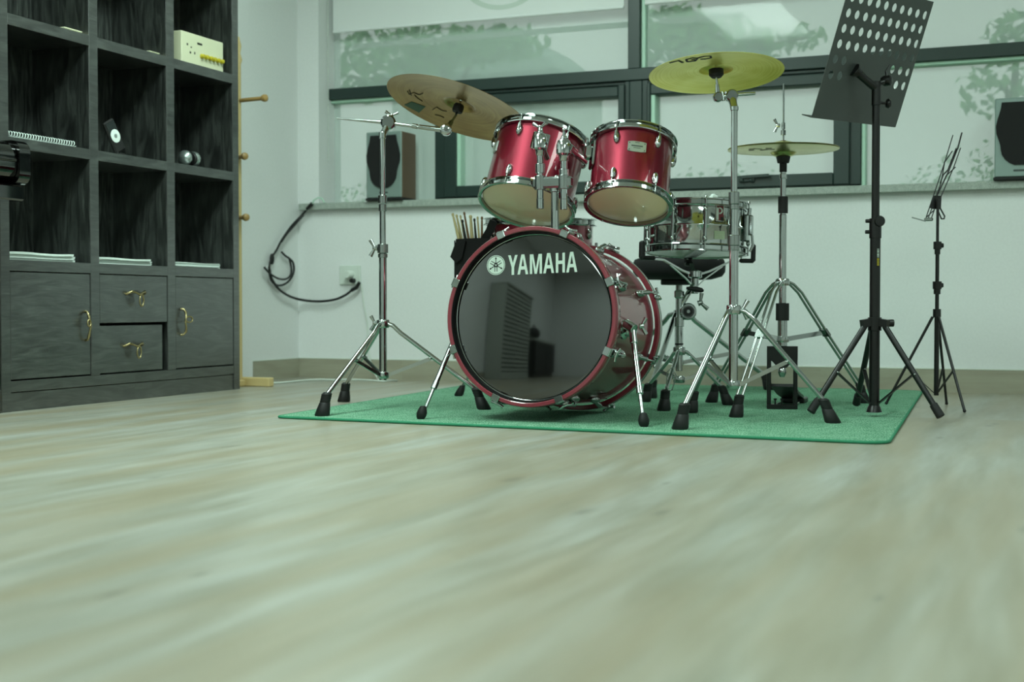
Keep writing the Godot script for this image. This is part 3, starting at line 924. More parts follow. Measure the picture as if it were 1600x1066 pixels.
func coat_stand() -> void:
	var c := onz(371.0, 300, -5.15)
	c.y = 0.0
	var t := thing("coat_stand", "pale wooden coat stand with round pegs behind the bookcase", "coat stand", c)
	part(t, "pole", MB.new().at(c).lathe([Vector2(0, 0.02), Vector2(0.018, 0.02), Vector2(0.018, 1.42), Vector2(0.024, 1.44), Vector2(0.016, 1.47), Vector2(0.021, 1.50), Vector2(0.012, 1.54), Vector2(0, 1.545)], 18), M.pale_wood)
	for k in [[157.0, Vector3(1, 0.02, 0.05), 0.125], [246.0, Vector3(1, 0.02, 0.5), 0.04], [340.0, Vector3(1, -0.02, 0.4), 0.04], [200.0, Vector3(-0.8, 0, -0.6), 0.09]]:
		var y: float = onz(380, k[0], -5.15).y
		var d: Vector3 = (k[1] as Vector3).normalized()
		var a := c + Vector3(0, y, 0) + d * 0.017
		var pg := MB.new().at(a, axis_basis(d)).lathe([Vector2(0, 0), Vector2(0.009, 0), Vector2(0.009, k[2] - 0.012), Vector2(0.013, k[2] - 0.008), Vector2(0.017, k[2] + 0.004), Vector2(0.015, k[2] + 0.014), Vector2(0.007, k[2] + 0.020), Vector2(0, k[2] + 0.021)], 16)
		part(t, "peg", pg, M.peg_wood)
	part(t, "base_bar", MB.new().span(c + Vector3(-0.13, 0.0, -0.060), Vector3(-3.276, 0.040, c.z - 0.018), 0.004), M.pale_wood)
	part(t, "base_bar", MB.new().span(c + Vector3(-0.026, 0.0, -0.018), c + Vector3(0.026, 0.03, 0.14), 0.004), M.pale_wood)

# ---------------------------------------------------------------- the mat
func rug() -> void:
	var q := [Vector2(-2.344, -3.74), Vector2(-0.439, -3.619), Vector2(-0.576, -5.86), Vector2(-2.51, -5.885)]
	var pts := PackedVector2Array()
	for i in 4:
		var c: Vector2 = q[i]
		var a: Vector2 = q[(i + 3) % 4]
		var b: Vector2 = q[(i + 1) % 4]
		var r := 0.07 if i > 0 else 0.03
		var p0 := c + (a - c).normalized() * r
		var p1 := c + (b - c).normalized() * r
		for k in 7:
			var s := k / 6.0
			pts.append(p0.lerp(c, s).lerp(c.lerp(p1, s), s))
	var loc := PackedVector2Array()
	for p in pts: loc.append(Vector2(p.x, -p.y))
	var base := Vector3(-1.47, 0, -4.78)
	var t := thing("floor_mat", "green carpet mat with bound edge under the drum kit", "mat", base)
	part(t, "pile", MB.new().at(Vector3.ZERO, Basis(Vector3.RIGHT, Vector3.FORWARD, UP)).prism(loc, 0.0005, RUG), M.rug)
	var ring := []
	for p in pts: ring.append(Vector3(p.x, 0.0046, p.y))
	part(t, "bound_edge", MB.new().tube(ring, 0.0044, 8, true), M.rug_edge, "bound green edge")

# ---------------------------------------------------------------- drums
func lug_frame(T: Transform3D, th: float) -> Transform3D:   # x round the drum, y along its axis, z outwards
	return T * Transform3D(Basis(Vector3(cos(th), 0, -sin(th)), UP, Vector3(sin(th), 0, cos(th))), Vector3.ZERO)

func wing(m: MB, c: Vector3, axis: Vector3, side: Vector3, s: float) -> MB:   # a wing nut
	m.cyl(c, c + axis * s * 0.5, s * 0.28, s * 0.2, 12)
	for k in [-1.0, 1.0]:
		var d : Vector3 = (side * k * 0.8 + axis * 0.45).normalized()
		m.tube([c + axis * s * 0.25, c + axis * s * 0.25 + d * s * 0.45, c + axis * s * 0.25 + d * s * 0.95], [s * 0.12, s * 0.17, s * 0.22], 8)
	return m

func bass_drum() -> void:
	var f := Vector3(0, 0.0872, 0.9962).normalized()
	var c := Vector3(-1.517, 0.305, -4.082)
	var T := Transform3D(Basis(Vector3.RIGHT, f, Vector3.RIGHT.cross(f)), c)
	var t := thing("bass_drum", "large bass drum with glossy black head and red hoop on spur legs", "drum", Vector3(c.x, RUG, c.z))
	var b := MB.new()
	b.t = T
	b.lathe([Vector2(0.246, -0.206), Vector2(0.254, -0.206), Vector2(0.254, 0.206), Vector2(0.246, 0.206)], 96)
	part(t, "shell", b, M.burgundy, "glossy wine red shell")
	b = MB.new()
	b.t = T
	b.lathe([Vector2(0.2595, 0.204), Vector2(0.272, 0.203), Vector2(0.2745, 0.206), Vector2(0.2745, 0.241), Vector2(0.272, 0.2445), Vector2(0.263, 0.2445), Vector2(0.2605, 0.242)], 96)
	part(t, "front_hoop", b, M.hoop_red, "red lacquered front hoop")
	b = MB.new()
	b.t = T
	b.lathe([Vector2(0.2605, 0.242), Vector2(0.2595, 0.204)], 96)
	b.lathe([Vector2(0.2595, 0.216), Vector2(0.250, 0.2165)], 96)
	part(t, "hoop_lining", b, M.collar)
	b = MB.new()
	b.t = T
	b.lathe([Vector2(0.2595, -0.244), Vector2(0.272, -0.2445), Vector2(0.2745, -0.241), Vector2(0.2745, -0.206), Vector2(0.272, -0.203), Vector2(0.2595, -0.204), Vector2(0.2595, -0.244)], 96)
	var bh := part(t, "rear_hoop", b, M.hoop_red, "red lacquered rear hoop")
	b = MB.new()
	b.t = T
	b.lathe([Vector2(0.274, -0.231), Vector2(0.2756, -0.231), Vector2(0.2756, -0.217), Vector2(0.274, -0.217)], 96)
	part(bh, "hoop_inlay", b, M.inlay, "pale stripe inlay")
	b = MB.new()
	b.t = T
	b.lathe([Vector2(0.250, 0.215), Vector2(0.2545, 0.216), Vector2(0.2545, 0.2195), Vector2(0.252, 0.2205), Vector2(0.2505, 0.219)], 96)
	part(t, "head_ring", b, M.chrome)
	b = MB.new()
	b.t = T
	b.lathe([Vector2(0.251, 0.2165), Vector2(0.249, 0.2195), Vector2(0.244, 0.2205), Vector2(0.0, 0.2205)], 96)
	var head := part(t, "front_head", b, M.black_head, "glossy black head")
	b = MB.new()
	b.t = T
	b.lathe([Vector2(0.0, -0.2205), Vector2(0.244, -0.2205), Vector2(0.251, -0.2165)], 64)
	part(t, "rear_head", b, M.white_head)
	# lettering on the head
	var hc := T * Vector3(0, 0.2207, 0)
	var on_head := func(x: float, y: float) -> Vector3:
		var d := ray(x, y)
		return EYE + d * ((hc - EYE).dot(f) / d.dot(f))
	var hu := f.cross(Vector3.RIGHT)      # up along the head
	var roll := deg_to_rad(2.0)
	var ex := Vector3.RIGHT * cos(roll) + hu * sin(roll)
	var ey := -Vector3.RIGHT * sin(roll) + hu * cos(roll)
	var tm := TextMesh.new()
	var fo := SystemFont.new()
	fo.font_names = PackedStringArray(["Droid Sans"])
	fo.font_weight = 700
	tm.font = fo
	tm.text = "YAMAHA"
	tm.font_size = 64
	tm.pixel_size = 0.001
	tm.depth = 0.0006
	var bb := tm.get_aabb()
	var p0: Vector3 = on_head.call(794.0, 415.0)
	var p1: Vector3 = on_head.call(902.0, 408.5)
	var wd := (p1 - p0).length()
	var ht := ((on_head.call(848.0, 396.0) as Vector3) - (on_head.call(848.0, 427.5) as Vector3)).length()
	var tn := MeshInstance3D.new()
	tn.name = "lettering"
	tn.mesh = tm
	tn.material_override = M.logo
	tn.set_meta("label", "white YAMAHA lettering")
	head.add_child(tn, true)
	var sx := wd / bb.size.x
	var sy := ht / bb.size.y
	var mid: Vector3 = (p0 + p1) / 2
	tn.global_transform = Transform3D(Basis(ex * sx, ey * sy, f), mid - ex * sx * bb.get_center().x - ey * sy * bb.get_center().y + f * 0.0003)
	var ec: Vector3 = on_head.call(775.0, 414.5)
	var er := 0.0305
	var eb := Basis(ex, f, ex.cross(f))
	b = MB.new().at(ec, eb)
	b.lathe([Vector2(0, 0), Vector2(er * 0.88, 0), Vector2(er * 0.88, 0.0005), Vector2(0, 0.0005)], 48)
	b.lathe([Vector2(er * 0.935, 0.0005), Vector2(er, 0.0003), Vector2(er, 0.0006), Vector2(er * 0.935, 0.0006)], 48)
	var em := part(head, "emblem", b, M.logo, "white round emblem of three crossed tuning forks")
	b = MB.new()
	for k in 3:
		var th := TAU * k / 3.0
		var dy := ey * cos(th) + ex * sin(th)
		var dx := ex * cos(th) - ey * sin(th)
		var o := ec + f * 0.0009
		for s in [-1.0, 1.0]:
			b.bar([o + dx * s * er * 0.12 + dy * er * 0.18, o + dx * s * er * 0.12 - dy * er * 0.66], er * 0.07, 0.0003, f)
		b.bar([o - dx * er * 0.15 + dy * er * 0.2, o + dx * er * 0.15 + dy * er * 0.2], er * 0.08, 0.0003, f)
		b.bar([o + dy * er * 0.2, o + dy * er * 0.62], er * 0.08, 0.0003, f)
		b.bar([o + dy * er * 0.6, o + dy * er * 0.78], er * 0.15, 0.0003, f)
	part(em, "tuning_fork_marks", b, M.ink)
	# claws, rods and lugs: eight at each end
	for k in 8:
		var L := lug_frame(T, PI / 8 + k * PI / 4)
		for s in [1.0, -1.0]:
			var m := MB.new()
			m.t = L
			m.box(Vector3(0, s * 0.2475, 0.2675), Vector3(0.026, 0.005, 0.019), 0.0015)
			m.box(Vector3(0, s * 0.222, 0.2775), Vector3(0.026, 0.054, 0.005), 0.0015)
			m.box(Vector3(0, s * 0.198, 0.283), Vector3(0.018, 0.012, 0.012), 0.003)
			var cl := part(t, "claw", m, M.chrome, "chrome claw hook")
			m = MB.new()
			m.t = L
			m.cyl(Vector3(0, s * 0.207, 0.286), Vector3(0, s * 0.115, 0.284), 0.0032, -1, 8)
			m.tube([Vector3(-0.020, s * 0.206, 0.290), Vector3(-0.008, s * 0.211, 0.2875), Vector3(0.008, s * 0.211, 0.2875), Vector3(0.020, s * 0.206, 0.290)], [0.005, 0.0038, 0.0038, 0.005], 8)
			part(cl, "tension_rod", m, M.chrome)
			m = MB.new()
			m.t = L
			m.ball(Vector3(0, s * 0.098, 0.259), Vector3(0.013, 0.034, 0.016), 14)
			m.cyl(Vector3(0, s * 0.125, 0.281), Vector3(0, s * 0.085, 0.268), 0.008, 0.006, 12)
			part(t, "lug", m, M.chrome)
	# spur legs
	for s in [-1.0, 1.0]:
		var foot := Vector3(-1.149, RUG, -3.809) if s > 0 else Vector3(-1.866, RUG, -3.806)
		var top := Vector3(c.x + s * 0.285, 0.292, -3.955)
		var base := Vector3(c.x + s * 0.250, 0.285, -3.975)
		var m := MB.new()
		m.at(base, axis_basis(Vector3(s, 0.05, 0.1)))
		m.lathe([Vector2(0, -0.004), Vector2(0.030, -0.004), Vector2(0.030, 0.006), Vector2(0.022, 0.012), Vector2(0.020, 0.036), Vector2(0.014, 0.042), Vector2(0, 0.042)], 24)
		m.at(Vector3.ZERO)
		m.cyl(top + Vector3(-s * 0.02, 0.012, 0.0), top + Vector3(s * 0.012, -0.004, 0.012), 0.016, 0.015, 16)
		var br := part(t, "spur_bracket", m, M.chrome)
		part(br, "wing_bolt", wing(MB.new(), top + Vector3(s * 0.018, 0.004, -0.016), Vector3(s, 0.1, -0.4).normalized(), UP, 0.030), M.chrome)
		var d := (foot - top).normalized()
		var L := (foot - top).length()
		m = MB.new()
		m.cyl(top - d * 0.004, top + d * 0.055, 0.012, 0.011, 14)
		m.cyl(top + d * 0.05, top + d * L * 0.66, 0.0085, -1, 14)
		m.cyl(top + d * L * 0.60, top + d * L * 0.68, 0.0100, -1, 14)
		m.cyl(top + d * L * 0.66, top + d * (L - 0.03), 0.0055, -1, 12)
		var lg := part(t, "spur_leg", m, M.chrome, "chrome spur leg")
		m = MB.new()
		m.at(foot, Basis(Vector3.RIGHT, UP - Vector3(d.x, 0, d.z) * 0.5, Vector3.BACK))
		m.lathe([Vector2(0, 0), Vector2(0.011, 0.0005), Vector2(0.0155, 0.008), Vector2(0.0165, 0.018), Vector2(0.014, 0.028), Vector2(0.009, 0.040), Vector2(0, 0.040)], 18)
		part(lg, "rubber_foot", m, M.rubber)
	# tom holder: a thing that stands in the drum's top plate
	var q := onz(867, 350, -4.05)
	var th := thing("tom_holder", "chrome double tom holder rising from the bass drum", "tom holder", Vector3(q.x, 0.562, -4.05))
	var yb := 0.745
	var m := MB.new().at(Vector3(q.x, 0.562, -4.05))
	m.lathe([Vector2(0, 0), Vector2(0.034, 0), Vector2(0.034, 0.012), Vector2(0.020, 0.018), Vector2(0.018, 0.030), Vector2(0.0127, 0.034), Vector2(0.0127, yb - 0.562 - 0.03), Vector2(0.017, yb - 0.562 - 0.028), Vector2(0.017, yb - 0.562 + 0.01), Vector2(0, yb - 0.562 + 0.01)], 24)
	part(th, "post", m, M.chrome)
	var la := onz(844, 284, -4.035)
	var lb := onz(881, 284, -4.035)
	m = MB.new().box(Vector3((la.x + lb.x) / 2, yb, -4.04), Vector3(absf(lb.x - la.x) + 0.05, 0.036, 0.034), 0.006)
	m.cyl(Vector3(la.x, yb - 0.022, -4.035), Vector3(la.x, yb + 0.022, -4.035), 0.018, -1, 20)
	m.cyl(Vector3(lb.x, yb - 0.022, -4.035), Vector3(lb.x, yb + 0.022, -4.035), 0.018, -1, 20)
	part(th, "cross_bracket", m, M.steel)
	for k in [[la.x, 0.668, 0.905, 0], [lb.x, 0.664, 0.885, 1]]:
		var x: float = k[0]
		m = MB.new().cyl(Vector3(x, k[1], -4.035), Vector3(x, k[2], -4.035), 0.0108, -1, 18)
		m.cyl(Vector3(x, k[1] - 0.005, -4.035), Vector3(x, k[1] + 0.028, -4.035), 0.0118, -1, 18)
		var pp := part(th, "pipe", m, M.chrome)
		var yc: float = k[2] - 0.045
		part(pp, "memory_ring", MB.new().cyl(Vector3(x, yc - 0.085, -4.035), Vector3(x, yc - 0.055, -4.035), 0.0155, -1, 18), M.chrome)
		m = MB.new().cyl(Vector3(x, yc - 0.03, -4.035), Vector3(x, yc - 0.012, -4.035), 0.014, 0.016, 18)
		m.at(Vector3(x, yc, -4.035)).lathe([Vector2(0, -0.012), Vector2(0.018, -0.012), Vector2(0.024, -0.006), Vector2(0.024, 0.020), Vector2(0.019, 0.034), Vector2(0.010, 0.040), Vector2(0.008, 0.050), Vector2(0, 0.050)], 24).at(Vector3.ZERO)
		part(pp, "clamp_head", m, M.chrome)
		if k[3] == 0:
			m = wing(MB.new(), Vector3(x, k[2] + 0.004, -4.035), UP, Vector3(0.94, 0.0, 0.35), 0.032)
		else:
			m = MB.new().cyl(Vector3(x, k[2], -4.035), Vector3(x, k[2] + 0.018, -4.035), 0.0045, -1, 10).ball(Vector3(x, k[2] + 0.023, -4.035), Vector3(0.007, 0.006, 0.007), 10)
		part(pp, "wing_bolt", m, M.chrome)
	part(th, "key_bolt", MB.new().cyl(Vector3(la.x - 0.028, yb + 0.012, -4.03), Vector3(la.x - 0.012, yb + 0.012, -4.03), 0.006, -1, 10), M.brass)
	# hexagonal arms to the two toms
	var ra := Vector3(lb.x + 0.014, 0.852, -4.035)
	var rb := Vector3(-1.442, 0.815, -4.13)
	m = MB.new().tube([ra, ra.lerp(rb, 0.5), rb], 0.009, 6)
	m.cyl(ra, ra + (rb - ra) * 0.35, 0.0155, -1, 16)
	part(th, "tom_arm", m, M.chrome)
	var l0 := Vector3(la.x, 0.86, -4.047)
	var l1 := Vector3(la.x - 0.004, 0.83, -4.105)
	part(th, "tom_arm", MB.new().tube([l0, l0.lerp(l1, 0.5), l1], 0.010, 6), M.chrome)

func drum_hoop(T: Transform3D, r: float, y: float, s: float) -> MB:   # flanged steel hoop; s is +1 at the top, -1 at the bottom
	var m := MB.new()
	m.t = T
	var pr := [Vector2(r + 0.003, y - 0.013 * s), Vector2(r + 0.014, y - 0.013 * s), Vector2(r + 0.0155, y - 0.010 * s), Vector2(r + 0.007, y - 0.006 * s), Vector2(r + 0.0065, y + 0.007 * s), Vector2(r + 0.0145, y + 0.0095 * s), Vector2(r + 0.0150, y + 0.0125 * s), Vector2(r + 0.011, y + 0.014 * s), Vector2(r + 0.003, y + 0.0105 * s), Vector2(r + 0.003, y - 0.013 * s)]
	if s < 0: pr.reverse()
	m.lathe(pr, 64, 0.6)
	return m

func tom(called: String, label: String, bottom: Vector3, axis: Vector3, r: float, h: float, lugs: int, th0: float, shell: Material, group: String) -> Array:
	var bs := axis_basis(axis, cam_basis.x)
	var T := Transform3D(bs, bottom)
	var t := thing(called, label, "drum", bottom, group)
	var m := MB.new()
	m.t = T
	m.lathe([Vector2(r - 0.006, 0.014), Vector2(r, 0.014), Vector2(r, h - 0.014), Vector2(r - 0.006, h - 0.014)], 64)
	part(t, "shell", m, shell, "wine red lacquered shell")
	m = MB.new()
	m.t = T
	m.lathe([Vector2(r - 0.006, h - 0.014), Vector2(r - 0.006, 0.014)], 64)
	part(t, "inner_ply", m, M.maple, "pale maple inside of the shell")
	part(t, "bottom_hoop", drum_hoop(T, r, 0.013, -1.0), M.chrome)
	part(t, "top_hoop", drum_hoop(T, r, h - 0.013, 1.0), M.chrome)
	m = MB.new()
	m.t = T
	m.lathe([Vector2(0, 0.008), Vector2(r - 0.006, 0.008), Vector2(r + 0.002, 0.012)], 64)
	part(t, "bottom_head", m, M.cream_head, "cream translucent bottom head")
	m = MB.new()
	m.t = T
	m.lathe([Vector2(r + 0.002, h - 0.012), Vector2(r - 0.006, h - 0.008), Vector2(0, h - 0.008)], 64)
	part(t, "top_head", m, M.clear_head, "clear top head")
	for k in lugs:
		var L := lug_frame(T, th0 + TAU * k / lugs)
		for e in [1.0, -1.0]:
			var y0 := (h - 0.055) if e > 0 else 0.055
			m = MB.new()
			m.t = L
			m.ball(Vector3(0, y0, r + 0.003), Vector3(0.0105, 0.021, 0.013), 14)
			m.cyl(Vector3(0, y0, r + 0.010), Vector3(0, y0 + e * 0.020, r + 0.0105), 0.0065, 0.0055, 12)
			var lg := part(t, "lug", m, M.chrome)
			m = MB.new()
			m.t = L
			m.cyl(Vector3(0, y0 + e * 0.015, r + 0.0105), Vector3(0, y0 + e * 0.052, r + 0.0105), 0.0028, -1, 8)
			m.cyl(Vector3(0, y0 + e * 0.0495, r + 0.0105), Vector3(0, y0 + e * 0.057, r + 0.0105), 0.0048, 0.0036, 8)
			part(lg, "tension_rod", m, M.chrome)
	return [t, T]

func toms() -> void:
	# left: larger
	var ax := disc_normal(822, 322, -13.8, 0.43)
	var a := tom("rack_tom", "wider wine red rack tom tilted beneath the ride cymbal's low edge", dep(822, 324, 4.56), ax, 0.1505, 0.262, 6, deg_to_rad(-27), M.burgundy, "rack toms")
	var t: Node3D = a[0]
	var T: Transform3D = a[1]
	var m := MB.new()
	m.t = lug_frame(T, deg_to_rad(3))
	m.box(Vector3(0, 0.17, 0.154), Vector3(0.056, 0.065, 0.010), 0.004)
	m.box(Vector3(0, 0.17, 0.162), Vector3(0.030, 0.040, 0.012), 0.004)
	part(t, "mount_bracket", m, M.chrome)
	m = MB.new()
	m.t = lug_frame(T, deg_to_rad(-66))
	m.box(Vector3(0, 0.165, 0.1535), Vector3(0.030, 0.040, 0.006), 0.002)
	part(t, "badge", m, M.badge, "small silver maker's badge")
	# right: smaller
	ax = disc_normal(981, 322, -4.7, 0.45)
	a = tom("rack_tom", "smaller wine red rack tom with silver badge beside the crash cymbal stand", dep(981, 324, 4.36), ax, 0.127, 0.238, 6, deg_to_rad(-27), M.burgundy, "rack toms")
	t = a[0]
	T = a[1]
	m = MB.new()
	m.t = lug_frame(T, deg_to_rad(3))
	m.prism(PackedVector2Array([Vector2(-0.029, 0.134), Vector2(-0.014, 0.131), Vector2(0.014, 0.131), Vector2(0.029, 0.134), Vector2(0.029, 0.165), Vector2(0.014, 0.168), Vector2(-0.014, 0.168), Vector2(-0.029, 0.165)]), 0.124, 0.1288)
	var bd := part(t, "badge", m, M.badge, "silver maker's badge with four rivets")
	m = MB.new()
	m.t = lug_frame(T, deg_to_rad(3))
	for x in [-0.024, 0.024]:
		for y in [0.138, 0.161]:
			m.ball(Vector3(x, y, 0.1288), Vector3(0.0022, 0.0022, 0.0012), 8)
	m.box(Vector3(0, 0.1515, 0.1289), Vector3(0.036, 0.0045, 0.0006))
	m.box(Vector3(0, 0.1445, 0.1289), Vector3(0.022, 0.002, 0.0006))
	m.box(Vector3(0, 0.1635, 0.1289), Vector3(0.014, 0.002, 0.0006))
	part(bd, "rivets_and_print", m, mat(Color(0.30, 0.34, 0.32), 0.4))
	m = MB.new()
	m.t = lug_frame(T, deg_to_rad(-78))
	m.box(Vector3(0, 0.16, 0.131), Vector3(0.05, 0.09, 0.010), 0.004)
	m.box(Vector3(0, 0.165, 0.145), Vector3(0.032, 0.044, 0.022), 0.006)
	part(t, "mount_bracket", m, M.chrome)
	m = MB.new()
	m.t = lug_frame(T, deg_to_rad(-78))
	wing(m, Vector3(-0.018, 0.195, 0.15), Vector3(0, 1, 0.3).normalized(), Vector3.RIGHT, 0.026)
	part(t, "wing_bolt", m, M.chrome)

func floor_tom() -> void:
	var c := dep(842, 350, 5.17)
	var top := dep(842, 343, 5.17).y
	c.y = top - 0.34
	var a := tom("floor_tom", "large floor tom on legs behind the bass drum, stick bag hung on it", c, Vector3(0.02, 1, 0.02), 0.200, 0.34, 6, deg_to_rad(62), M.burgundy, "")
	var t: Node3D = a[0]
	var feet := [gnd(716, 619, RUG), gnd(738, 618, RUG) + Vector3(0.05, 0, -0.15), Vector3(c.x + 0.24, RUG, c.z - 0.05)]
	for f in feet:
		var d := Vector3(f.x - c.x, 0, f.z - c.z)
		var r := d.length()
		d = d.normalized()
		var p: Vector3 = c + d * 0.218
		var m := MB.new().tube([Vector3(p.x, c.y + 0.25, p.z), Vector3(p.x, 0.22, p.z), Vector3(p.x, 0.17, p.z) + d * 0.01, Vector3(f.x, RUG + 0.03, f.z) - d * 0.012], 0.0055, 10)
		var lg := part(t, "leg", m, M.chrome)
		part(t, "leg_bracket", MB.new().at(Vector3(p.x, c.y + 0.13, p.z), Basis(d.cross(UP), UP, -d)).box(Vector3(0, 0, 0.006), Vector3(0.03, 0.05, 0.022), 0.006), M.chrome)
		m = MB.new().at(f, Basis(Vector3.RIGHT, UP - d * 0.45, Vector3.BACK))
		m.lathe([Vector2(0, 0), Vector2(0.015, 0.0005), Vector2(0.018, 0.006), Vector2(0.016, 0.022), Vector2(0.010, 0.042), Vector2(0, 0.042)], 16)
		part(lg, "rubber_foot", m, M.rubber)

func stick_bag() -> void:
	var dp := 5.03
	var a := dep(710, 374, dp)
	var b := dep(775, 374, dp)
	var bot := dep(735, 470, dp)
	var r := cam_basis.x
	var c := (a + b) / 2
	var t := thing("stick_bag", "black cloth drumstick bag hanging on the floor tom", "bag", Vector3(c.x, bot.y, c.z))
	var w := (b - a).length()
	var n := Vector3(-r.z, 0, r.x)     # away from the camera, level
	if n.dot(-cam_basis.z) < 0: n = -n
	var B := Basis(r, UP, -n)
	var m := MB.new().at(Vector3(c.x, 0, c.z), B)
	var y1 := a.y
	var y0 := bot.y
	m.prism(PackedVector2Array([Vector2(-w * 0.42, y0), Vector2(w * 0.42, y0), Vector2(w * 0.5, y0 + 0.05), Vector2(w * 0.5, y1), Vector2(w * 0.1, y1 + 0.004), Vector2(-w * 0.46, y1), Vector2(-w * 0.5, y0 + 0.06)]), 0.020, 0.024)
	m.prism(PackedVector2Array([Vector2(-w * 0.42, y0), Vector2(w * 0.42, y0), Vector2(w * 0.5, y0 + 0.05), Vector2(w * 0.5, y1), Vector2(w * 0.1, y1 + 0.004), Vector2(-w * 0.46, y1), Vector2(-w * 0.5, y0 + 0.06)]), -0.024, -0.020)
	m.box(Vector3(0, y0 + 0.004, 0), Vector3(w * 0.84, 0.008, 0.042))
	m.box(Vector3(-w * 0.49, (y0 + y1) / 2 + 0.03, 0), Vector3(0.003, y1 - y0 - 0.07, 0.042))
	m.box(Vector3(w * 0.49, (y0 + y1) / 2 + 0.03, 0), Vector3(0.003, y1 - y0 - 0.07, 0.042))
	part(t, "pocket", m, M.black_cloth)
	m = MB.new().at(Vector3(c.x, 0, c.z), B)
	var fl := PackedVector2Array()
	for p in [[719, 374], [712, 380], [704, 402], [713, 412], [722, 404], [728, 376]]:
		var q := dep(p[0], p[1], dp)
		fl.append(Vector2((q - c).dot(r), q.y))
	m.prism(fl, 0.026, 0.036)
	part(t, "side_flap", m, M.black_cloth)
	m = MB.new()
	var h0 := dep(756, 376, dp)
	var h1 := dep(771, 346, dp - 0.02)
	m.bar([h0, h0.lerp(h1, 0.5) + Vector3(0.004, 0, 0), h1, h1 + n * 0.05], 0.03, 0.004, -n)
	part(t, "strap", m, M.black_cloth)
	# sticks, tips up: [tip x, tip y, foot x, width px, colour]
	var st := [[707, 333, 718, 5.5, "stick", "pale drumstick at the outer end of the stick bag, thick butt up"], [713, 335, 722, 5, "stick", "pale drumstick second from the stick bag's outer end"], [719, 336, 727, 4, "stick", "slim pale drumstick with small tip beside the black one"], [722, 343, 728, 5, "stick_black", "black drumstick with pale end in the middle of the bag"], [725, 331, 733, 4.5, "stick_brown", "brown drumstick with dark tip in the middle of the bag"], [735, 336, 738, 6.5, "stick", "thick pale drumstick standing upright in the bag"], [741, 341, 744, 4.5, "stick_black", "short black drumstick beside the thick pale one"], [746, 338, 749, 4, "stick", "slim pale drumstick near the bag's strap"], [753, 338, 753, 4.5, "stick_brown", "brown drumstick closest to the bag's strap"]]
	for s in st:
		var dl := dp + (st.find(s) % 3 - 1) * 0.0128
		var p1 := dep(s[0], s[1], dl)
		var p0 := dep(s[2], 378, dl)
		p0 = p1 + (p0 - p1) * 2.3
		var u := (p1 - p0).normalized()
		var L := (p1 - p0).length()
		var rr: float = s[3] * dp / F / 2.0 * 1.0
		var o := thing("drumstick", s[5], "drumstick", p0, "drumsticks in the bag")
		m = MB.new().at(p0, axis_basis(u))
		m.lathe([Vector2(0, 0), Vector2(rr, 0.002), Vector2(rr, L * 0.55), Vector2(rr * 0.62, L - 0.018)], 12)
		part(o, "shaft", m, M[s[4]])
		m = MB.new().at(p0, axis_basis(u))
		m.lathe([Vector2(rr * 0.62, L - 0.018), Vector2(rr * 0.5, L - 0.014), Vector2(rr * 0.85, L - 0.008), Vector2(rr * 0.7, L - 0.002), Vector2(0, L)], 12)
		part(o, "tip", m, M[s[4]])

# ---------------------------------------------------------------- stands
func rubber_foot(parent: Node3D, f: Vector3, d: Vector3, s := 1.0) -> void:   # ridged foot under a leg that comes from -d
	var m := MB.new().at(f, Basis(Vector3.RIGHT, UP - d * 0.42, Vector3.BACK))
	var pr := [Vector2(0, 0), Vector2(0.021 * s, 0.0), Vector2(0.023 * s, 0.004 * s), Vector2(0.0205 * s, 0.020 * s), Vector2(0.017 * s, 0.038 * s)]
	for k in 4:
		pr.append(Vector2(0.0155 * s, (0.040 + k * 0.007) * s))
		pr.append(Vector2(0.0165 * s, (0.0435 + k * 0.007) * s))
	pr.append(Vector2(0.011 * s, 0.070 * s))
	pr.append(Vector2(0, 0.070 * s))
	m.lathe(pr, 20)
	part(parent, "rubber_foot", m, M.rubber)

# three legs from a collar, each with a brace to a lower bracket and a ridged rubber foot
func tripod(t: Node3D, c: Vector3, collar: float, brace: float, feet: Array, w: float, m_leg: Material, foot_size := 1.0, bend := 0.05, at := 0.5) -> void:
	part(t, "collar", MB.new().at(Vector3(c.x, collar, c.z)).lathe([Vector2(0.012, -0.014), Vector2(0.020, -0.014), Vector2(0.022, -0.010), Vector2(0.022, 0.010), Vector2(0.020, 0.014), Vector2(0.012, 0.014)], 24), m_leg)
	part(t, "lower_bracket", MB.new().at(Vector3(c.x, brace, c.z)).lathe([Vector2(0.0, -0.012), Vector2(0.018, -0.012), Vector2(0.020, -0.008), Vector2(0.020, 0.008), Vector2(0.018, 0.012), Vector2(0, 0.012)], 20), m_leg)
	for f in feet:
		var d := Vector3(f.x - c.x, 0, f.z - c.z).normalized()
		var p0 := Vector3(c.x, collar, c.z) + d * 0.016
		var p1 := Vector3(c.x, collar - 0.006, c.z) + d * bend
		var p2 := Vector3(c.x, collar - 0.030, c.z) + d * (bend + 0.026)
		var e: Vector3 = f + Vector3(0, 0.062 * foot_size, 0) - d * 0.026 * foot_size
		var sd := d.cross(UP)
		var up := sd.cross((e - p2).normalized())
		var lg := part(t, "leg", MB.new().tube([p0, p1, p2, p2.lerp(e, 0.5), e], w * 0.45, 12), m_leg)
		var k: Vector3 = p2.lerp(e, at) - up * w * 0.5
		var q := Vector3(c.x, brace, c.z) + d * 0.018
		var dn := sd.cross((k - q).normalized())
		part(t, "brace", MB.new().bar([q, k], w * 0.3, w * 0.72, dn), m_leg)
		part(lg, "rivet", MB.new().cyl(k - sd * w * 0.7, k + sd * w * 0.7, 0.004, -1, 8), M.chrome)
		rubber_foot(lg, f, d, foot_size)

func hy(y: float, c: Vector3) -> float:      # height on an upright at c that shows at row y of the photograph
	return EYE.y + (477.0 - y) / F * depth_of(c)

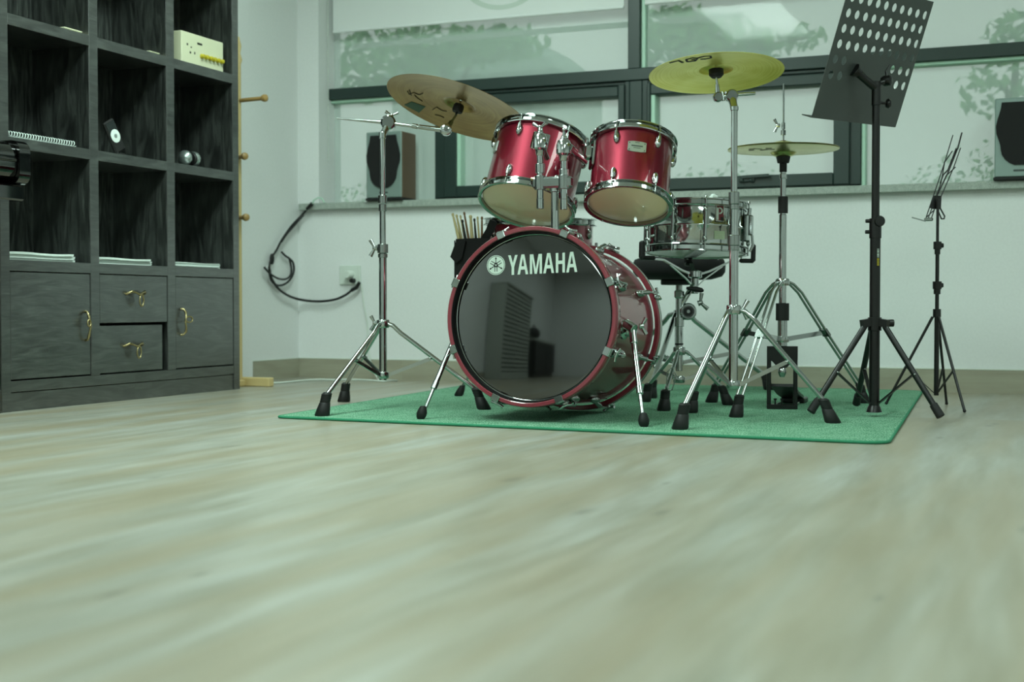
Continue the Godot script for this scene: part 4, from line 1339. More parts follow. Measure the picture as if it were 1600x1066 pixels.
func cymbal_profile(r: float, bell: float, bh: float, drop: float) -> Array:
	var p := [Vector2(0.005, bh)]
	var top := []
	for k in 7:
		var s := k / 6.0
		top.append(Vector2(lerpf(0.006, bell, s), bh * sqrt(1.0 - pow(s, 2) * 0.93) ))
	for k in range(1, 25):
		var s := k / 24.0
		top.append(Vector2(lerpf(bell, r, s), bh * 0.265 - (drop + bh * 0.265) * pow(s, 1.5)))
	var th := 0.0012
	var out := []
	for q in top: out.append(q - Vector2(0, th))      # underside from the middle outwards
	top.reverse()
	out.append(Vector2(r + 0.0006, top[0].y - th / 2))
	out.append_array(top)
	return out

func snare() -> void:
	var c := dep(1087, 398, 4.83)
	var ax := disc_normal(1087, 398, -1.0, 0.085)
	var h := 0.180
	var r := 0.170
	var bs := axis_basis(ax, cam_basis.x)
	var T := Transform3D(bs, c)
	var t := thing("snare_drum", "chrome snare drum with red badge held in a basket stand", "drum", c)
	var m := MB.new()
	m.t = T
	m.lathe([Vector2(r - 0.003, 0.014), Vector2(r, 0.014), Vector2(r, h * 0.5 - 0.007), Vector2(r + 0.0035, h * 0.5 - 0.003), Vector2(r + 0.0035, h * 0.5 + 0.003), Vector2(r, h * 0.5 + 0.007), Vector2(r, h - 0.014), Vector2(r - 0.003, h - 0.014)], 72)
	part(t, "shell", m, M.chrome, "chrome shell with centre bead")
	part(t, "bottom_hoop", drum_hoop(T, r, 0.013, -1.0), M.chrome)
	part(t, "top_hoop", drum_hoop(T, r, h - 0.013, 1.0), M.chrome)
	m = MB.new()
	m.t = T
	m.lathe([Vector2(0, 0.004), Vector2(r - 0.004, 0.004), Vector2(r + 0.002, 0.012)], 64)
	var bh := part(t, "bottom_head", m, M.white_head)
	m = MB.new()
	m.t = T
	for k in 12:
		m.tube([Vector3(-0.02 + k * 0.0036, 0.002, -r + 0.012), Vector3(-0.02 + k * 0.0036, 0.002, r - 0.012)], 0.0012, 5)
	part(bh, "snare_wires", m, M.steel)
	m = MB.new()
	m.t = T
	m.lathe([Vector2(r + 0.002, h - 0.012), Vector2(r - 0.006, h - 0.008), Vector2(0, h - 0.008)], 64)
	part(t, "top_head", m, M.white_head)
	for k in 10:
		var L := lug_frame(T, deg_to_rad(2) + TAU * k / 10)
		m = MB.new()
		m.t = L
		m.cyl(Vector3(0, 0.040, r + 0.012), Vector3(0, h - 0.040, r + 0.012), 0.0055, -1, 12)
		for y in [0.055, h * 0.5, h - 0.055]:
			m.cyl(Vector3(0, y, r - 0.002), Vector3(0, y, r + 0.012), 0.0065, 0.0055, 12)
		m.ball(Vector3(0, 0.040, r + 0.012), Vector3(0.0075, 0.010, 0.0075), 12)
		m.ball(Vector3(0, h - 0.040, r + 0.012), Vector3(0.0075, 0.010, 0.0075), 12)
		var lg := part(t, "lug", m, M.chrome)
		m = MB.new()
		m.t = L
		m.cyl(Vector3(0, h - 0.04, r + 0.012), Vector3(0, h + 0.004, r + 0.012), 0.0028, -1, 8)
		m.cyl(Vector3(0, h - 0.002, r + 0.012), Vector3(0, h + 0.007, r + 0.012), 0.005, 0.004, 8)
		m.cyl(Vector3(0, 0.04, r + 0.012), Vector3(0, -0.004, r + 0.012), 0.0028, -1, 8)
		part(lg, "tension_rod", m, M.chrome)
	# badge with a letter P
	var BT := lug_frame(T, deg_to_rad(19.5))
	m = MB.new()
	m.t = BT
	m.box(Vector3(0, 0.129, r + 0.0012), Vector3(0.031, 0.054, 0.0028), 0.0008)
	var bd := part(t, "badge", m, M.red_badge, "red badge with white letter P")
	m = MB.new()
	m.t = BT
	for k in [[0, 0.155, 0.031, 0.0022], [0, 0.103, 0.031, 0.0022], [-0.0145, 0.129, 0.0022, 0.054], [0.0145, 0.140, 0.0022, 0.032]]:
		m.box(Vector3(k[0], k[1], r + 0.0028), Vector3(k[2], k[3], 0.0006))
	m.box(Vector3(-0.0085, 0.127, r + 0.0028), Vector3(0.0065, 0.042, 0.0006))
	var bowl := []
	for i in 13:
		var a := PI / 2 - PI * i / 12.0
		bowl.append(Vector3(-0.003 + cos(a) * 0.0105, 0.138 + sin(a) * 0.0095, r + 0.0030))
	m.tube(bowl, 0.0026, 6)
	part(bd, "badge_letter", m, M.logo)
	m = MB.new()
	m.t = BT
	m.box(Vector3(0.0085, 0.110, r + 0.0028), Vector3(0.011, 0.014, 0.0006))
	part(bd, "badge_corner", m, M.ink)
	m = MB.new()
	m.t = lug_frame(T, deg_to_rad(20))
	m.box(Vector3(0, 0.055, r + 0.0004), Vector3(0.040, 0.028, 0.0006))
	part(t, "sticker", m, mat(Color(0.72, 0.78, 0.66), 0.5))
	# strainer on the right
	m = MB.new()
	m.t = lug_frame(T, deg_to_rad(66))
	m.box(Vector3(0, h * 0.5, r + 0.010), Vector3(0.034, 0.095, 0.020), 0.005)
	m.box(Vector3(0, h * 0.5 + 0.01, r + 0.026), Vector3(0.016, 0.070, 0.014), 0.004)
	m.cyl(Vector3(0, h * 0.5 + 0.045, r + 0.018), Vector3(0, h * 0.5 + 0.070, r + 0.020), 0.007, -1, 10)
	m.tube([Vector3(0, 0.065, r + 0.030), Vector3(0, 0.030, r + 0.034), Vector3(0, 0.008, r + 0.024)], 0.005, 8)
	part(t, "strainer", m, M.chrome)
	# a clip-on muffler on the top hoop
	m = MB.new()
	m.t = lug_frame(T, deg_to_rad(12))
	m.box(Vector3(0, h + 0.003, r - 0.002), Vector3(0.026, 0.012, 0.030), 0.004)
	m.ball(Vector3(0, h + 0.010, r - 0.006), Vector3(0.010, 0.006, 0.010), 10)
	part(t, "muffler_clip", m, M.paper)

	# ---- its stand
	var f := [gnd(1007, 628, RUG), gnd(1139, 633, RUG), gnd(1037, 642, RUG)]
	var sc := Vector3((f[0].x + f[1].x + f[2].x) / 3.0, 0, (f[0].z + f[1].z + f[2].z) / 3.0)
	var s := thing("snare_stand", "chrome snare stand with black tipped basket arms", "drum stand", sc + Vector3(0, RUG, 0))
	var hub := c - ax * 0.088
	m = MB.new().cyl(Vector3(sc.x, 0.13, sc.z), Vector3(sc.x, 0.30, sc.z), 0.0125, -1, 18)
	m.cyl(Vector3(sc.x, 0.285, sc.z), Vector3(sc.x, 0.318, sc.z), 0.0175, -1, 18)
	m.cyl(Vector3(sc.x, 0.30, sc.z), Vector3(sc.x, 0.385, sc.z), 0.0095, -1, 16)
	part(s, "tube", m, M.chrome)
	tripod(s, sc, 0.20, 0.10, f, 0.015, M.chrome, 1.0, 0.03, 0.42)
	part(s, "height_collar", MB.new().at(Vector3(sc.x, 0.225, sc.z)).lathe([Vector2(0, -0.004), Vector2(0.0145, -0.004), Vector2(0.0145, 0.002), Vector2(0, 0.002)], 18), M.rubber)
	# tilter: ratchet wheel with spiral face and a wing lever
	var tc := Vector3(sc.x, hy(487, sc), sc.z) + cam_basis.x * 0.03
	var cb := axis_basis(cam_basis.z, UP)
	m = MB.new().at(tc, cb)
	m.lathe([Vector2(0, -0.024), Vector2(0.026, -0.024), Vector2(0.030, -0.018), Vector2(0.030, 0.010), Vector2(0.026, 0.016), Vector2(0.020, 0.016), Vector2(0.018, 0.010), Vector2(0.008, 0.010), Vector2(0.006, 0.018), Vector2(0, 0.018)], 28)
	var tw := part(s, "tilter_wheel", m, M.chrome)
	m = MB.new().at(tc, cb)
	m.lathe([Vector2(0, 0.0105), Vector2(0.017, 0.0105), Vector2(0.017, 0.012), Vector2(0, 0.012)], 24)
	part(tw, "wheel_face", m, M.rubber)
	m = MB.new().cyl(Vector3(sc.x, 0.35, sc.z), Vector3(hub.x, hub.y - 0.01, hub.z), 0.0095, -1, 14)
	m.box(Vector3(sc.x, hy(460, sc), sc.z), Vector3(0.03, 0.03, 0.03), 0.005)
	m.cyl(hub - Vector3(0, 0.05, 0), hub + Vector3(0, 0.012, 0), 0.0125, -1, 14)
	part(s, "upper_tube", m, M.chrome)
	var wl := tc + cam_basis.x * 0.035 + Vector3(0, 0.028, 0)
	part(s, "wing_lever", wing(MB.new(), wl, (cam_basis.x * 0.9 + UP * 0.3).normalized(), (UP - cam_basis.x * 0.4).normalized(), 0.036), M.steel)
	var gl := Vector3(sc.x, hy(452, sc), sc.z) + cam_basis.x * 0.055
	part(s, "grip_lever", MB.new().tube([gl - cam_basis.x * 0.03 + Vector3(0, 0.004, 0), gl, gl + cam_basis.x * 0.022 - Vector3(0, 0.004, 0), gl + cam_basis.x * 0.030 - Vector3(0, 0.006, 0)], [0.005, 0.010, 0.009, 0.004], 10), M.rubber)
	# the wire key loop that hangs on the front leg
	var kc := dep(1047, 592, depth_of(f[2]) - 0.02)
	var loop := []
	for k in [[0.008, 0.040], [-0.010, 0.022], [-0.012, -0.026], [-0.006, -0.038], [0.006, -0.038], [0.014, -0.014], [0.020, 0.012]]:
		loop.append(kc + cam_basis.x * k[0] + UP * k[1])
	part(s, "wire_loop", MB.new().tube(loop, 0.0022, 6, true), M.steel)
	# basket arms with rubber grips
	for a in [-76.0, 78.0, 0.0 + 180.0]:
		var L := lug_frame(T, deg_to_rad(a))
		m = MB.new()
		m.t = L
		m.bar([Vector3(0, -0.070, 0.014), Vector3(0, -0.058, 0.05), Vector3(0, -0.024, 0.120), Vector3(0, -0.020, r + 0.022)], 0.016, 0.006, UP)
		m.bar([Vector3(0, -0.110, 0.010), Vector3(0, -0.085, 0.035), Vector3(0, -0.040, 0.095)], 0.010, 0.004, UP)
		var am := part(s, "basket_arm", m, M.chrome)
		m = MB.new()
		m.t = L
		m.box(Vector3(0, 0.008, r + 0.030), Vector3(0.030, 0.062, 0.016), 0.005)
		m.box(Vector3(0, -0.020, r + 0.008), Vector3(0.030, 0.014, 0.050), 0.004)
		part(am, "rubber_grip", m, M.rubber)
	m = MB.new()
	m.t = T
	m.lathe([Vector2(0.012, -0.085), Vector2(0.024, -0.080), Vector2(0.024, -0.060), Vector2(0.012, -0.055)], 20)
	part(s, "basket_hub", m, M.chrome)

func throne() -> void:
	var c := dep(1061, 420, 5.5)
	c.y = RUG
	var yb := dep(1061, 437, 5.5).y
	var t := thing("drum_throne", "round black drum throne behind the snare drum", "stool", c)
	var m := MB.new().at(Vector3(c.x, yb, c.z))
	m.lathe([Vector2(0, 0), Vector2(0.13, 0.0), Vector2(0.172, 0.012), Vector2(0.184, 0.030), Vector2(0.186, 0.060), Vector2(0.178, 0.080), Vector2(0.15, 0.090), Vector2(0, 0.094)], 40, 0.5)
	part(t, "seat", m, M.black_cloth, "black padded seat")
	part(t, "seat_plate", MB.new().span(Vector3(c.x - 0.06, yb - 0.022, c.z - 0.06), Vector3(c.x + 0.06, yb, c.z + 0.06), 0.004), M.black_metal)
	part(t, "post", MB.new().cyl(Vector3(c.x, hy(520, c), c.z), Vector3(c.x, yb - 0.02, c.z), 0.0135, -1, 18).cyl(Vector3(c.x, 0.12, c.z), Vector3(c.x, hy(492, c), c.z), 0.0165, -1, 18), M.steel)
	var feet := [gnd(1018, 624, RUG) + Vector3(-0.02, 0, -0.06), Vector3(c.x + 0.30, RUG, c.z - 0.32), Vector3(c.x - 0.36, RUG, c.z - 0.18)]
	tripod(t, c, hy(490, c), 0.13, feet, 0.022, M.chrome, 1.0, 0.05, 0.55)

func ride_stand() -> void:
	var f := [gnd(503, 650, RUG), gnd(537, 628, 0.0), gnd(757, 640, RUG)]
	var c := Vector3((f[0].x + f[1].x + f[2].x) / 3.0, 0, (f[0].z + f[1].z + f[2].z) / 3.0)
	var t := thing("boom_cymbal_stand", "chrome boom stand carrying the big ride cymbal", "cymbal stand", c)
	tripod(t, c, hy(506, c), hy(586, c), f, 0.017, M.chrome, 1.05, 0.035, 0.42)
	part(t, "wing_bolt", wing(MB.new(), Vector3(c.x, hy(505, c), c.z) - cam_basis.x * 0.02, -cam_basis.x, UP, 0.03), M.chrome)
	var up := func(y: float) -> Vector3: return Vector3(c.x, hy(y, c), c.z)
	part(t, "lower_tube", MB.new().cyl(up.call(594.0), up.call(396.0), 0.0132, -1, 20), M.chrome)
	var m := MB.new().cyl(up.call(403.0), up.call(397.0), 0.0165, -1, 20)
	m.cyl(up.call(396.0), up.call(382.0), 0.0185, -1, 20)
	var cl := part(t, "tube_clamp", m, M.steel)
	part(cl, "wing_bolt", wing(MB.new(), (up.call(388.0) as Vector3) - cam_basis.x * 0.018, -cam_basis.x, UP, 0.034), M.chrome)
	part(t, "middle_tube", MB.new().cyl(up.call(384.0), up.call(322.0), 0.0105, -1, 18), M.chrome)
	part(t, "tube_clamp", MB.new().cyl(up.call(331.0), up.call(320.0), 0.0135, -1, 18).cyl(up.call(319.0), up.call(306.0), 0.0155, -1, 18), M.steel)
	part(t, "upper_tube", MB.new().cyl(up.call(310.0), up.call(212.0), 0.0092, -1, 18).cyl(up.call(218.0), up.call(208.0), 0.012, -1, 18), M.chrome)
	# boom tilter and rod
	var j := dep(607, 192, depth_of(c))
	m = MB.new().at(j, axis_basis(cam_basis.z, UP)).lathe([Vector2(0, -0.020), Vector2(0.020, -0.020), Vector2(0.026, -0.014), Vector2(0.026, 0.014), Vector2(0.020, 0.020), Vector2(0, 0.020)], 22).at(Vector3.ZERO)
	m.cyl(up.call(214.0), j, 0.011, 0.014, 14)
	var tl := part(t, "boom_tilter", m, M.chrome)
	part(tl, "wing_bolt", wing(MB.new(), j + Vector3(0.01, 0.018, 0.0), (UP + cam_basis.x * 0.3).normalized(), cam_basis.x, 0.026), M.chrome)
	var d0 := depth_of(c)
	var a := dep(527, 185, d0 + 0.03)
	var b := dep(690, 203, d0 - 0.06)
	m = MB.new().tube([a, a.lerp(j, 0.85), b], [0.0030, 0.0062, 0.0055], 12)
	m.cyl(b.lerp(j, 0.55), b.lerp(j, 0.45), 0.009, -1, 12)
	m.cyl(b.lerp(j, 0.42), b, 0.0085, -1, 12)
	part(t, "boom_rod", m, M.chrome)
	var k := dep(697, 203, d0 - 0.06)
	var cy := dep(717, 166, d0 + 0.02)
	var ax := disc_normal(717, 166, -19.0, 0.325)
	m = MB.new().at(k, axis_basis(cam_basis.z, UP)).lathe([Vector2(0, -0.014), Vector2(0.016, -0.014), Vector2(0.020, -0.010), Vector2(0.020, 0.010), Vector2(0.015, 0.014), Vector2(0.005, 0.014), Vector2(0.004, 0.017), Vector2(0, 0.017)], 22).at(Vector3.ZERO)
	var neck: Vector3 = cy - ax * 0.035
	m.tube([k, k.lerp(neck, 0.55)], [0.011, 0.008], 12)
	m.tube([k.lerp(neck, 0.5), neck, cy + ax * 0.07], [0.0045, 0.004, 0.0035], 10)
	part(t, "cymbal_tilter", m, M.chrome)
	part(t, "felt_cup", MB.new().at(cy, axis_basis(ax)).lathe([Vector2(0, -0.022), Vector2(0.017, -0.022), Vector2(0.019, -0.016), Vector2(0.019, 0.0), Vector2(0.016, 0.006), Vector2(0, 0.006)], 20), M.rubber)
	# the cymbal itself
	var q := thing("ride_cymbal", "large brown bronze ride cymbal tilted steeply, with green patch", "cymbal", cy, "cymbals")
	var B := axis_basis(ax, cam_basis.x)
	part(q, "plate", MB.new().at(cy, B).lathe(cymbal_profile(0.256, 0.055, 0.022, 0.010), 96), M.ride)
	on_plate(q, cy, B, 0.256, 0.022, 0.010, 0.055)

# print and a green patch under the ride, laid on its own surface
func bow_y(r: float, R: float, bell: float, bh: float, drop: float) -> float:
	var s := clampf((r - bell) / (R - bell), 0, 1)
	return bh * 0.265 - (drop + bh * 0.265) * pow(s, 1.5)

func on_plate(q: Node3D, cy: Vector3, B: Basis, R: float, bh: float, drop: float, bell: float) -> void:
	var put := func(x: float, y: float) -> Vector3:      # photo point to the underside
		var d := ray(x, y)
		var s := (cy - EYE).dot(B.y) / d.dot(B.y)
		var p := B.inverse() * (EYE + d * s - cy)
		var r := Vector2(p.x, p.z).length()
		return Vector3(p.x, bow_y(r, R, bell, bh, drop) - 0.0022, p.z)
	var m := MB.new().at(cy, B)
	var c0: Vector3 = put.call(633.0, 160.0)
	var c1: Vector3 = put.call(644.0, 157.0)
	var c2: Vector3 = put.call(665.0, 166.0)
	var c3: Vector3 = put.call(656.0, 173.0)
	var dn := Vector3(0, -1, 0)
	m.quad(c0, c1, c2, c3, dn)
	m.quad(c0 + Vector3(0, 0.0005, 0), c1 + Vector3(0, 0.0005, 0), c2 + Vector3(0, 0.0005, 0), c3 + Vector3(0, 0.0005, 0), UP)
	part(q, "green_patch", m, M.green_tape, "green rectangular patch")
	for s in [[[637, 141], [640, 146], [647, 144], [655, 148], [661, 146]], [[648, 148], [653, 153], [660, 158]], [[676, 171], [682, 168], [690, 173], [698, 175]], [[680, 178], [688, 180], [694, 183]], [[640, 139], [643, 148]]]:
		var pts := []
		for p in s: pts.append(put.call(float(p[0]), float(p[1])))
		part(q, "ink_mark", MB.new().at(cy, B).tube(pts, 0.0011, 5), M.ink)

func crash_stand() -> void:
	var f := [gnd(1062, 671, RUG), gnd(1079, 645, RUG), gnd(1302, 661, RUG)]
	var c := Vector3((f[0].x + f[1].x + f[2].x) / 3.0, 0, (f[0].z + f[1].z + f[2].z) / 3.0)
	c = Vector3(-0.953, 0, -4.09)
	var px := c
	var t := thing("cymbal_stand", "chrome stand carrying the yellow crash cymbal", "cymbal stand", c)
	tripod(t, c, hy(484, c), hy(601, c), f, 0.017, M.chrome, 1.05, 0.035, 0.5)
	part(t, "wing_bolt", wing(MB.new(), Vector3(c.x, hy(484, c), c.z) + cam_basis.x * 0.018, cam_basis.x, UP, 0.034), M.chrome)
	var up := func(y: float) -> Vector3: return Vector3(c.x, hy(y, c), c.z)
	part(t, "lower_tube", MB.new().cyl(up.call(607.0), up.call(390.0), 0.0140, -1, 20), M.chrome)
	part(t, "tube_clamp", MB.new().cyl(up.call(392.0), up.call(384.0), 0.0165, -1, 20).cyl(up.call(384.0), up.call(368.0), 0.0180, -1, 20), M.steel)
	part(t, "middle_tube", MB.new().cyl(up.call(372.0), up.call(322.0), 0.0122, -1, 18), M.chrome)
	part(t, "tube_clamp", MB.new().cyl(up.call(328.0), up.call(320.0), 0.0150, -1, 18).cyl(up.call(320.0), up.call(301.0), 0.0165, -1, 18), M.steel)
	part(t, "upper_tube", MB.new().cyl(up.call(306.0), up.call(168.0), 0.0098, -1, 18).cyl(up.call(175.0), up.call(168.0), 0.0125, -1, 18), M.chrome)
	var d0 := depth_of(c)
	var j := dep(1143, 150, d0)
	var m := MB.new().cyl(up.call(172.0), j, 0.0115, 0.013, 14)
	m.at(j, axis_basis(cam_basis.z, UP)).lathe([Vector2(0, -0.018), Vector2(0.015, -0.018), Vector2(0.019, -0.012), Vector2(0.019, 0.012), Vector2(0.015, 0.018), Vector2(0, 0.018)], 20).at(Vector3.ZERO)
	m.cyl(dep(1118, 152, d0), dep(1152, 149, d0), 0.0085, -1, 12)
	for k in 4: m.cyl(dep(1128 + k * 6, 143, d0 - 0.004), dep(1131 + k * 6, 158, d0 - 0.006), 0.005, -1, 8)
	var tl := part(t, "boom_tilter", m, M.chrome)
	part(tl, "wing_bolt", MB.new().tube([dep(1150, 148, d0), dep(1165, 147, d0), dep(1180, 146, d0)], [0.005, 0.0055, 0.0048], 10), M.chrome)
	var cy := dep(1119, 112, d0)
	var ax := disc_normal(1119, 112, 4.0, 0.30)
	var k := dep(1122, 152, d0)
	m = MB.new().at(k, axis_basis(cam_basis.z, UP)).lathe([Vector2(0, -0.012), Vector2(0.012, -0.012), Vector2(0.015, -0.008), Vector2(0.015, 0.008), Vector2(0.012, 0.012), Vector2(0, 0.012)], 18).at(Vector3.ZERO)
	m.tube([k, k.lerp(cy, 0.5)], [0.009, 0.006], 12)
	m.tube([k.lerp(cy, 0.45), cy - ax * 0.02, cy + ax * 0.035], [0.0042, 0.004, 0.0035], 10)
	part(t, "cymbal_tilter", m, M.chrome)
	part(t, "felt_cup", MB.new().at(cy, axis_basis(ax)).lathe([Vector2(0, -0.018), Vector2(0.015, -0.018), Vector2(0.0225, -0.010), Vector2(0.0225, 0.006), Vector2(0, 0.006)], 20), M.rubber)
	var q := thing("crash_cymbal", "yellow crash cymbal seen from below in front of the window post", "cymbal", cy, "cymbals")
	var B := axis_basis(ax, cam_basis.x)
	part(q, "plate", MB.new().at(cy, B).lathe(cymbal_profile(0.203, 0.052, 0.024, 0.006), 96), M.crash)
	# big dark print on the underside
	m = MB.new().at(cy, B)
	var put := func(x: float, y: float) -> Vector3:
		var d := ray(x, y)
		var s := (cy - EYE).dot(B.y) / d.dot(B.y)
		var p := B.inverse() * (EYE + d * s - cy)
		return Vector3(p.x, bow_y(Vector2(p.x, p.z).length(), 0.203, 0.052, 0.024, 0.006) - 0.0022, p.z)
	for s in [[[1046, 95], [1060, 92], [1067, 97]], [[1074, 96], [1072, 91], [1082, 88], [1090, 90], [1086, 95], [1074, 96]], [[1080, 92], [1089, 93]], [[1091, 89], [1100, 86], [1110, 86], [1111, 90], [1102, 92], [1094, 92]]]:
		var pts := []
		for p in s: pts.append(put.call(float(p[0]), float(p[1])))
		m.bar(pts, 0.0075, 0.0004, UP)
	part(q, "print", m, M.ink)

func hi_hat() -> void:
	var c := onz(1222, 600, -4.64)
	c.y = 0
	var t := thing("hi_hat_stand", "chrome hi-hat stand with black pedal frame", "hi-hat stand", c + Vector3(0, RUG, 0))
	var up := func(y: float) -> Vector3: return Vector3(c.x, hy(y, c), c.z)
	part(t, "frame", MB.new().at(Vector3(c.x, 0, c.z), Basis(UP, YAW * 0.7)).box(Vector3(-0.044, 0.11, 0), Vector3(0.014, 0.204, 0.016), 0.002).box(Vector3(0.044, 0.11, 0), Vector3(0.014, 0.204, 0.016), 0.002).box(Vector3(0, RUG + 0.008, 0), Vector3(0.102, 0.016, 0.03), 0.002).prism(PackedVector2Array([Vector2(-0.051, hy(541, c)), Vector2(-0.051, 0.176), Vector2(-0.034, 0.170), Vector2(-0.014, 0.148), Vector2(0.014, 0.148), Vector2(0.034, 0.170), Vector2(0.051, 0.176), Vector2(0.051, hy(541, c))]), -0.010, 0.010), M.black_metal, "black metal pedal frame")
	var m := MB.new().cyl(up.call(541.0), up.call(498.0), 0.0165, -1, 20)
	m.cyl(up.call(474.0), up.call(336.0), 0.0125, -1, 20)
	part(t, "lower_tube", m, M.chrome)
	part(t, "black_sleeve", MB.new().cyl(up.call(501.0), up.call(474.0), 0.0225, -1, 22), M.rubber)
	part(t, "upper_tube", MB.new().cyl(up.call(340.0), up.call(268.0), 0.0100, -1, 18).cyl(up.call(280.0), up.call(273.0), 0.0130, -1, 16), M.chrome)
	part(t, "tube_clamp", MB.new().cyl(up.call(334.0), up.call(308.0), 0.0165, -1, 20), M.rubber)
	part(t, "seat_cup", MB.new().cyl(up.call(270.0), up.call(256.0), 0.0125, -1, 16).cyl(up.call(256.0), up.call(246.0), 0.0200, 0.024, 20), M.rubber)
	part(t, "pull_rod", MB.new().cyl(up.call(250.0), up.call(133.0), 0.0032, -1, 10).cyl(up.call(541.0), up.call(572.0), 0.0055, -1, 10), M.chrome)
	m = MB.new().cyl(up.call(213.0), up.call(205.0), 0.0085, -1, 12).cyl(up.call(204.0), up.call(193.0), 0.0062, -1, 12)
	var cl := part(t, "clutch", m, M.chrome)
	part(cl, "wing_bolt", wing(MB.new(), (up.call(198.0) as Vector3) - cam_basis.x * 0.012, -cam_basis.x, UP, 0.026), M.chrome)
	part(t, "felt", MB.new().cyl(up.call(231.0), up.call(221.0), 0.0105, -1, 14), mat(Color(0.34, 0.22, 0.16), 0.95))
	# legs: flat double bars that bow outwards, with a level brace
	var feet := [gnd(1150, 652, RUG), gnd(1351, 630, RUG), Vector3(c.x - 0.30, RUG, c.z - 0.22)]
	var top := hy(441, c)
	part(t, "collar", MB.new().at(Vector3(c.x, top, c.z)).lathe([Vector2(0.012, -0.012), Vector2(0.022, -0.012), Vector2(0.024, -0.006), Vector2(0.024, 0.006), Vector2(0.020, 0.012), Vector2(0.012, 0.012)], 22), M.chrome)
	var lo := hy(530, c)
	part(t, "lower_bracket", MB.new().at(Vector3(c.x, lo, c.z)).lathe([Vector2(0.012, -0.010), Vector2(0.022, -0.010), Vector2(0.024, 0), Vector2(0.022, 0.010), Vector2(0.012, 0.010)], 22), M.chrome)
	for f in feet:
		var d := Vector3(f.x - c.x, 0, f.z - c.z).normalized()
		var L := Vector2(f.x - c.x, f.z - c.z).length()
		var sd := d.cross(UP)
		var P := []
		for k in [[0.05, top], [0.10, top - 0.006], [0.20, top - 0.035], [0.50, lo + 0.02], [0.93, 0.075]]:
			P.append(Vector3(c.x, k[1], c.z) + d * L * k[0])
		m = MB.new()
		for s in [-1.0, 1.0]:
			var Q := []
			for p in P: Q.append(p + sd * s * 0.009)
			m.tube(Q, 0.0048, 8)
		var lg := part(t, "leg", m, M.chrome)
		part(lg, "leg_clip", MB.new().bar([P[3] - (P[4] - P[3]) * 0.06, P[3] + (P[4] - P[3]) * 0.06], 0.030, 0.010, sd.cross((P[4] - P[3]).normalized())), M.steel)
		part(t, "brace", MB.new().bar([Vector3(c.x, lo, c.z) + d * 0.02, P[3]], 0.005, 0.016, UP), M.chrome)
		rubber_foot(lg, f, d, 1.0)
	# pedal: spring nut, foot board, heel plate
	part(t, "spring_nut", MB.new().at(up.call(580.0)).lathe([Vector2(0, -0.020), Vector2(0.008, -0.020), Vector2(0.014, -0.006), Vector2(0.014, 0.006), Vector2(0.007, 0.014), Vector2(0, 0.014)], 16), M.chrome)
	var h0 := Vector3(c.x - 0.02, RUG + 0.022, c.z - 0.30)
	var h1 := Vector3(c.x, 0.088, c.z - 0.01)
	part(t, "foot_board", MB.new().bar([h0, h0.lerp(h1, 0.5) - Vector3(0, 0.006, 0), h1], 0.078, 0.010, UP), M.black_metal, "black pedal board")
	part(t, "heel_plate", MB.new().at(Vector3.ZERO).box(h0 + Vector3(0, -0.012, -0.03), Vector3(0.085, 0.020, 0.08), 0.004), M.black_metal)
	part(t, "link_rod", MB.new().cyl(h0 + Vector3(-0.03, -0.014, 0), Vector3(c.x - 0.03, RUG + 0.008, c.z), 0.003, -1, 8).cyl(h0 + Vector3(0.03, -0.014, 0), Vector3(c.x + 0.03, RUG + 0.008, c.z), 0.003, -1, 8), M.chrome)
	m = MB.new()
	for x in [-0.022, 0.0]:
		m.cyl(Vector3(c.x + x, RUG + 0.014, c.z + 0.004), Vector3(c.x + x, RUG + 0.032, c.z + 0.004), 0.003, -1, 8)
		m.cyl(Vector3(c.x + x, RUG + 0.030, c.z + 0.004), Vector3(c.x + x, RUG + 0.036, c.z + 0.004), 0.0058, -1, 10)
	part(t, "spur_bolts", m, M.black_metal)
	# the two cymbals
	for k in [[238.0, -1.0, "lower hi-hat cymbal resting on the black seat cup"], [231.0, 1.0, "upper hi-hat cymbal clamped on the pull rod"]]:
		var p := Vector3(c.x, hy(k[0], c), c.z)
		var q := thing("hi_hat_cymbal", k[2], "cymbal", p, "hi-hat cymbals")
		var B := Basis.IDENTITY if k[1] > 0 else Basis(Vector3.RIGHT, PI)
		m = MB.new().at(p, B).lathe(cymbal_profile(0.185, 0.045, 0.020, 0.005), 80)
		part(q, "plate", m, M.hat)
		if k[1] < 0:
			m = MB.new()
			for s in [[[-0.095, 0.10], [-0.07, 0.115], [-0.05, 0.105]], [[-0.06, 0.085], [-0.03, 0.10], [-0.01, 0.095]], [[-0.10, 0.08], [-0.08, 0.09]], [[-0.035, 0.12], [-0.015, 0.115]]]:
				var pts := []
				for w in s: pts.append(p + Vector3(w[0], -bow_y(Vector2(w[0], w[1]).length(), 0.185, 0.045, 0.020, 0.005) - 0.0012, w[1]))
				m.bar(pts, 0.006, 0.0004, UP)
			part(q, "print", m, M.ink)

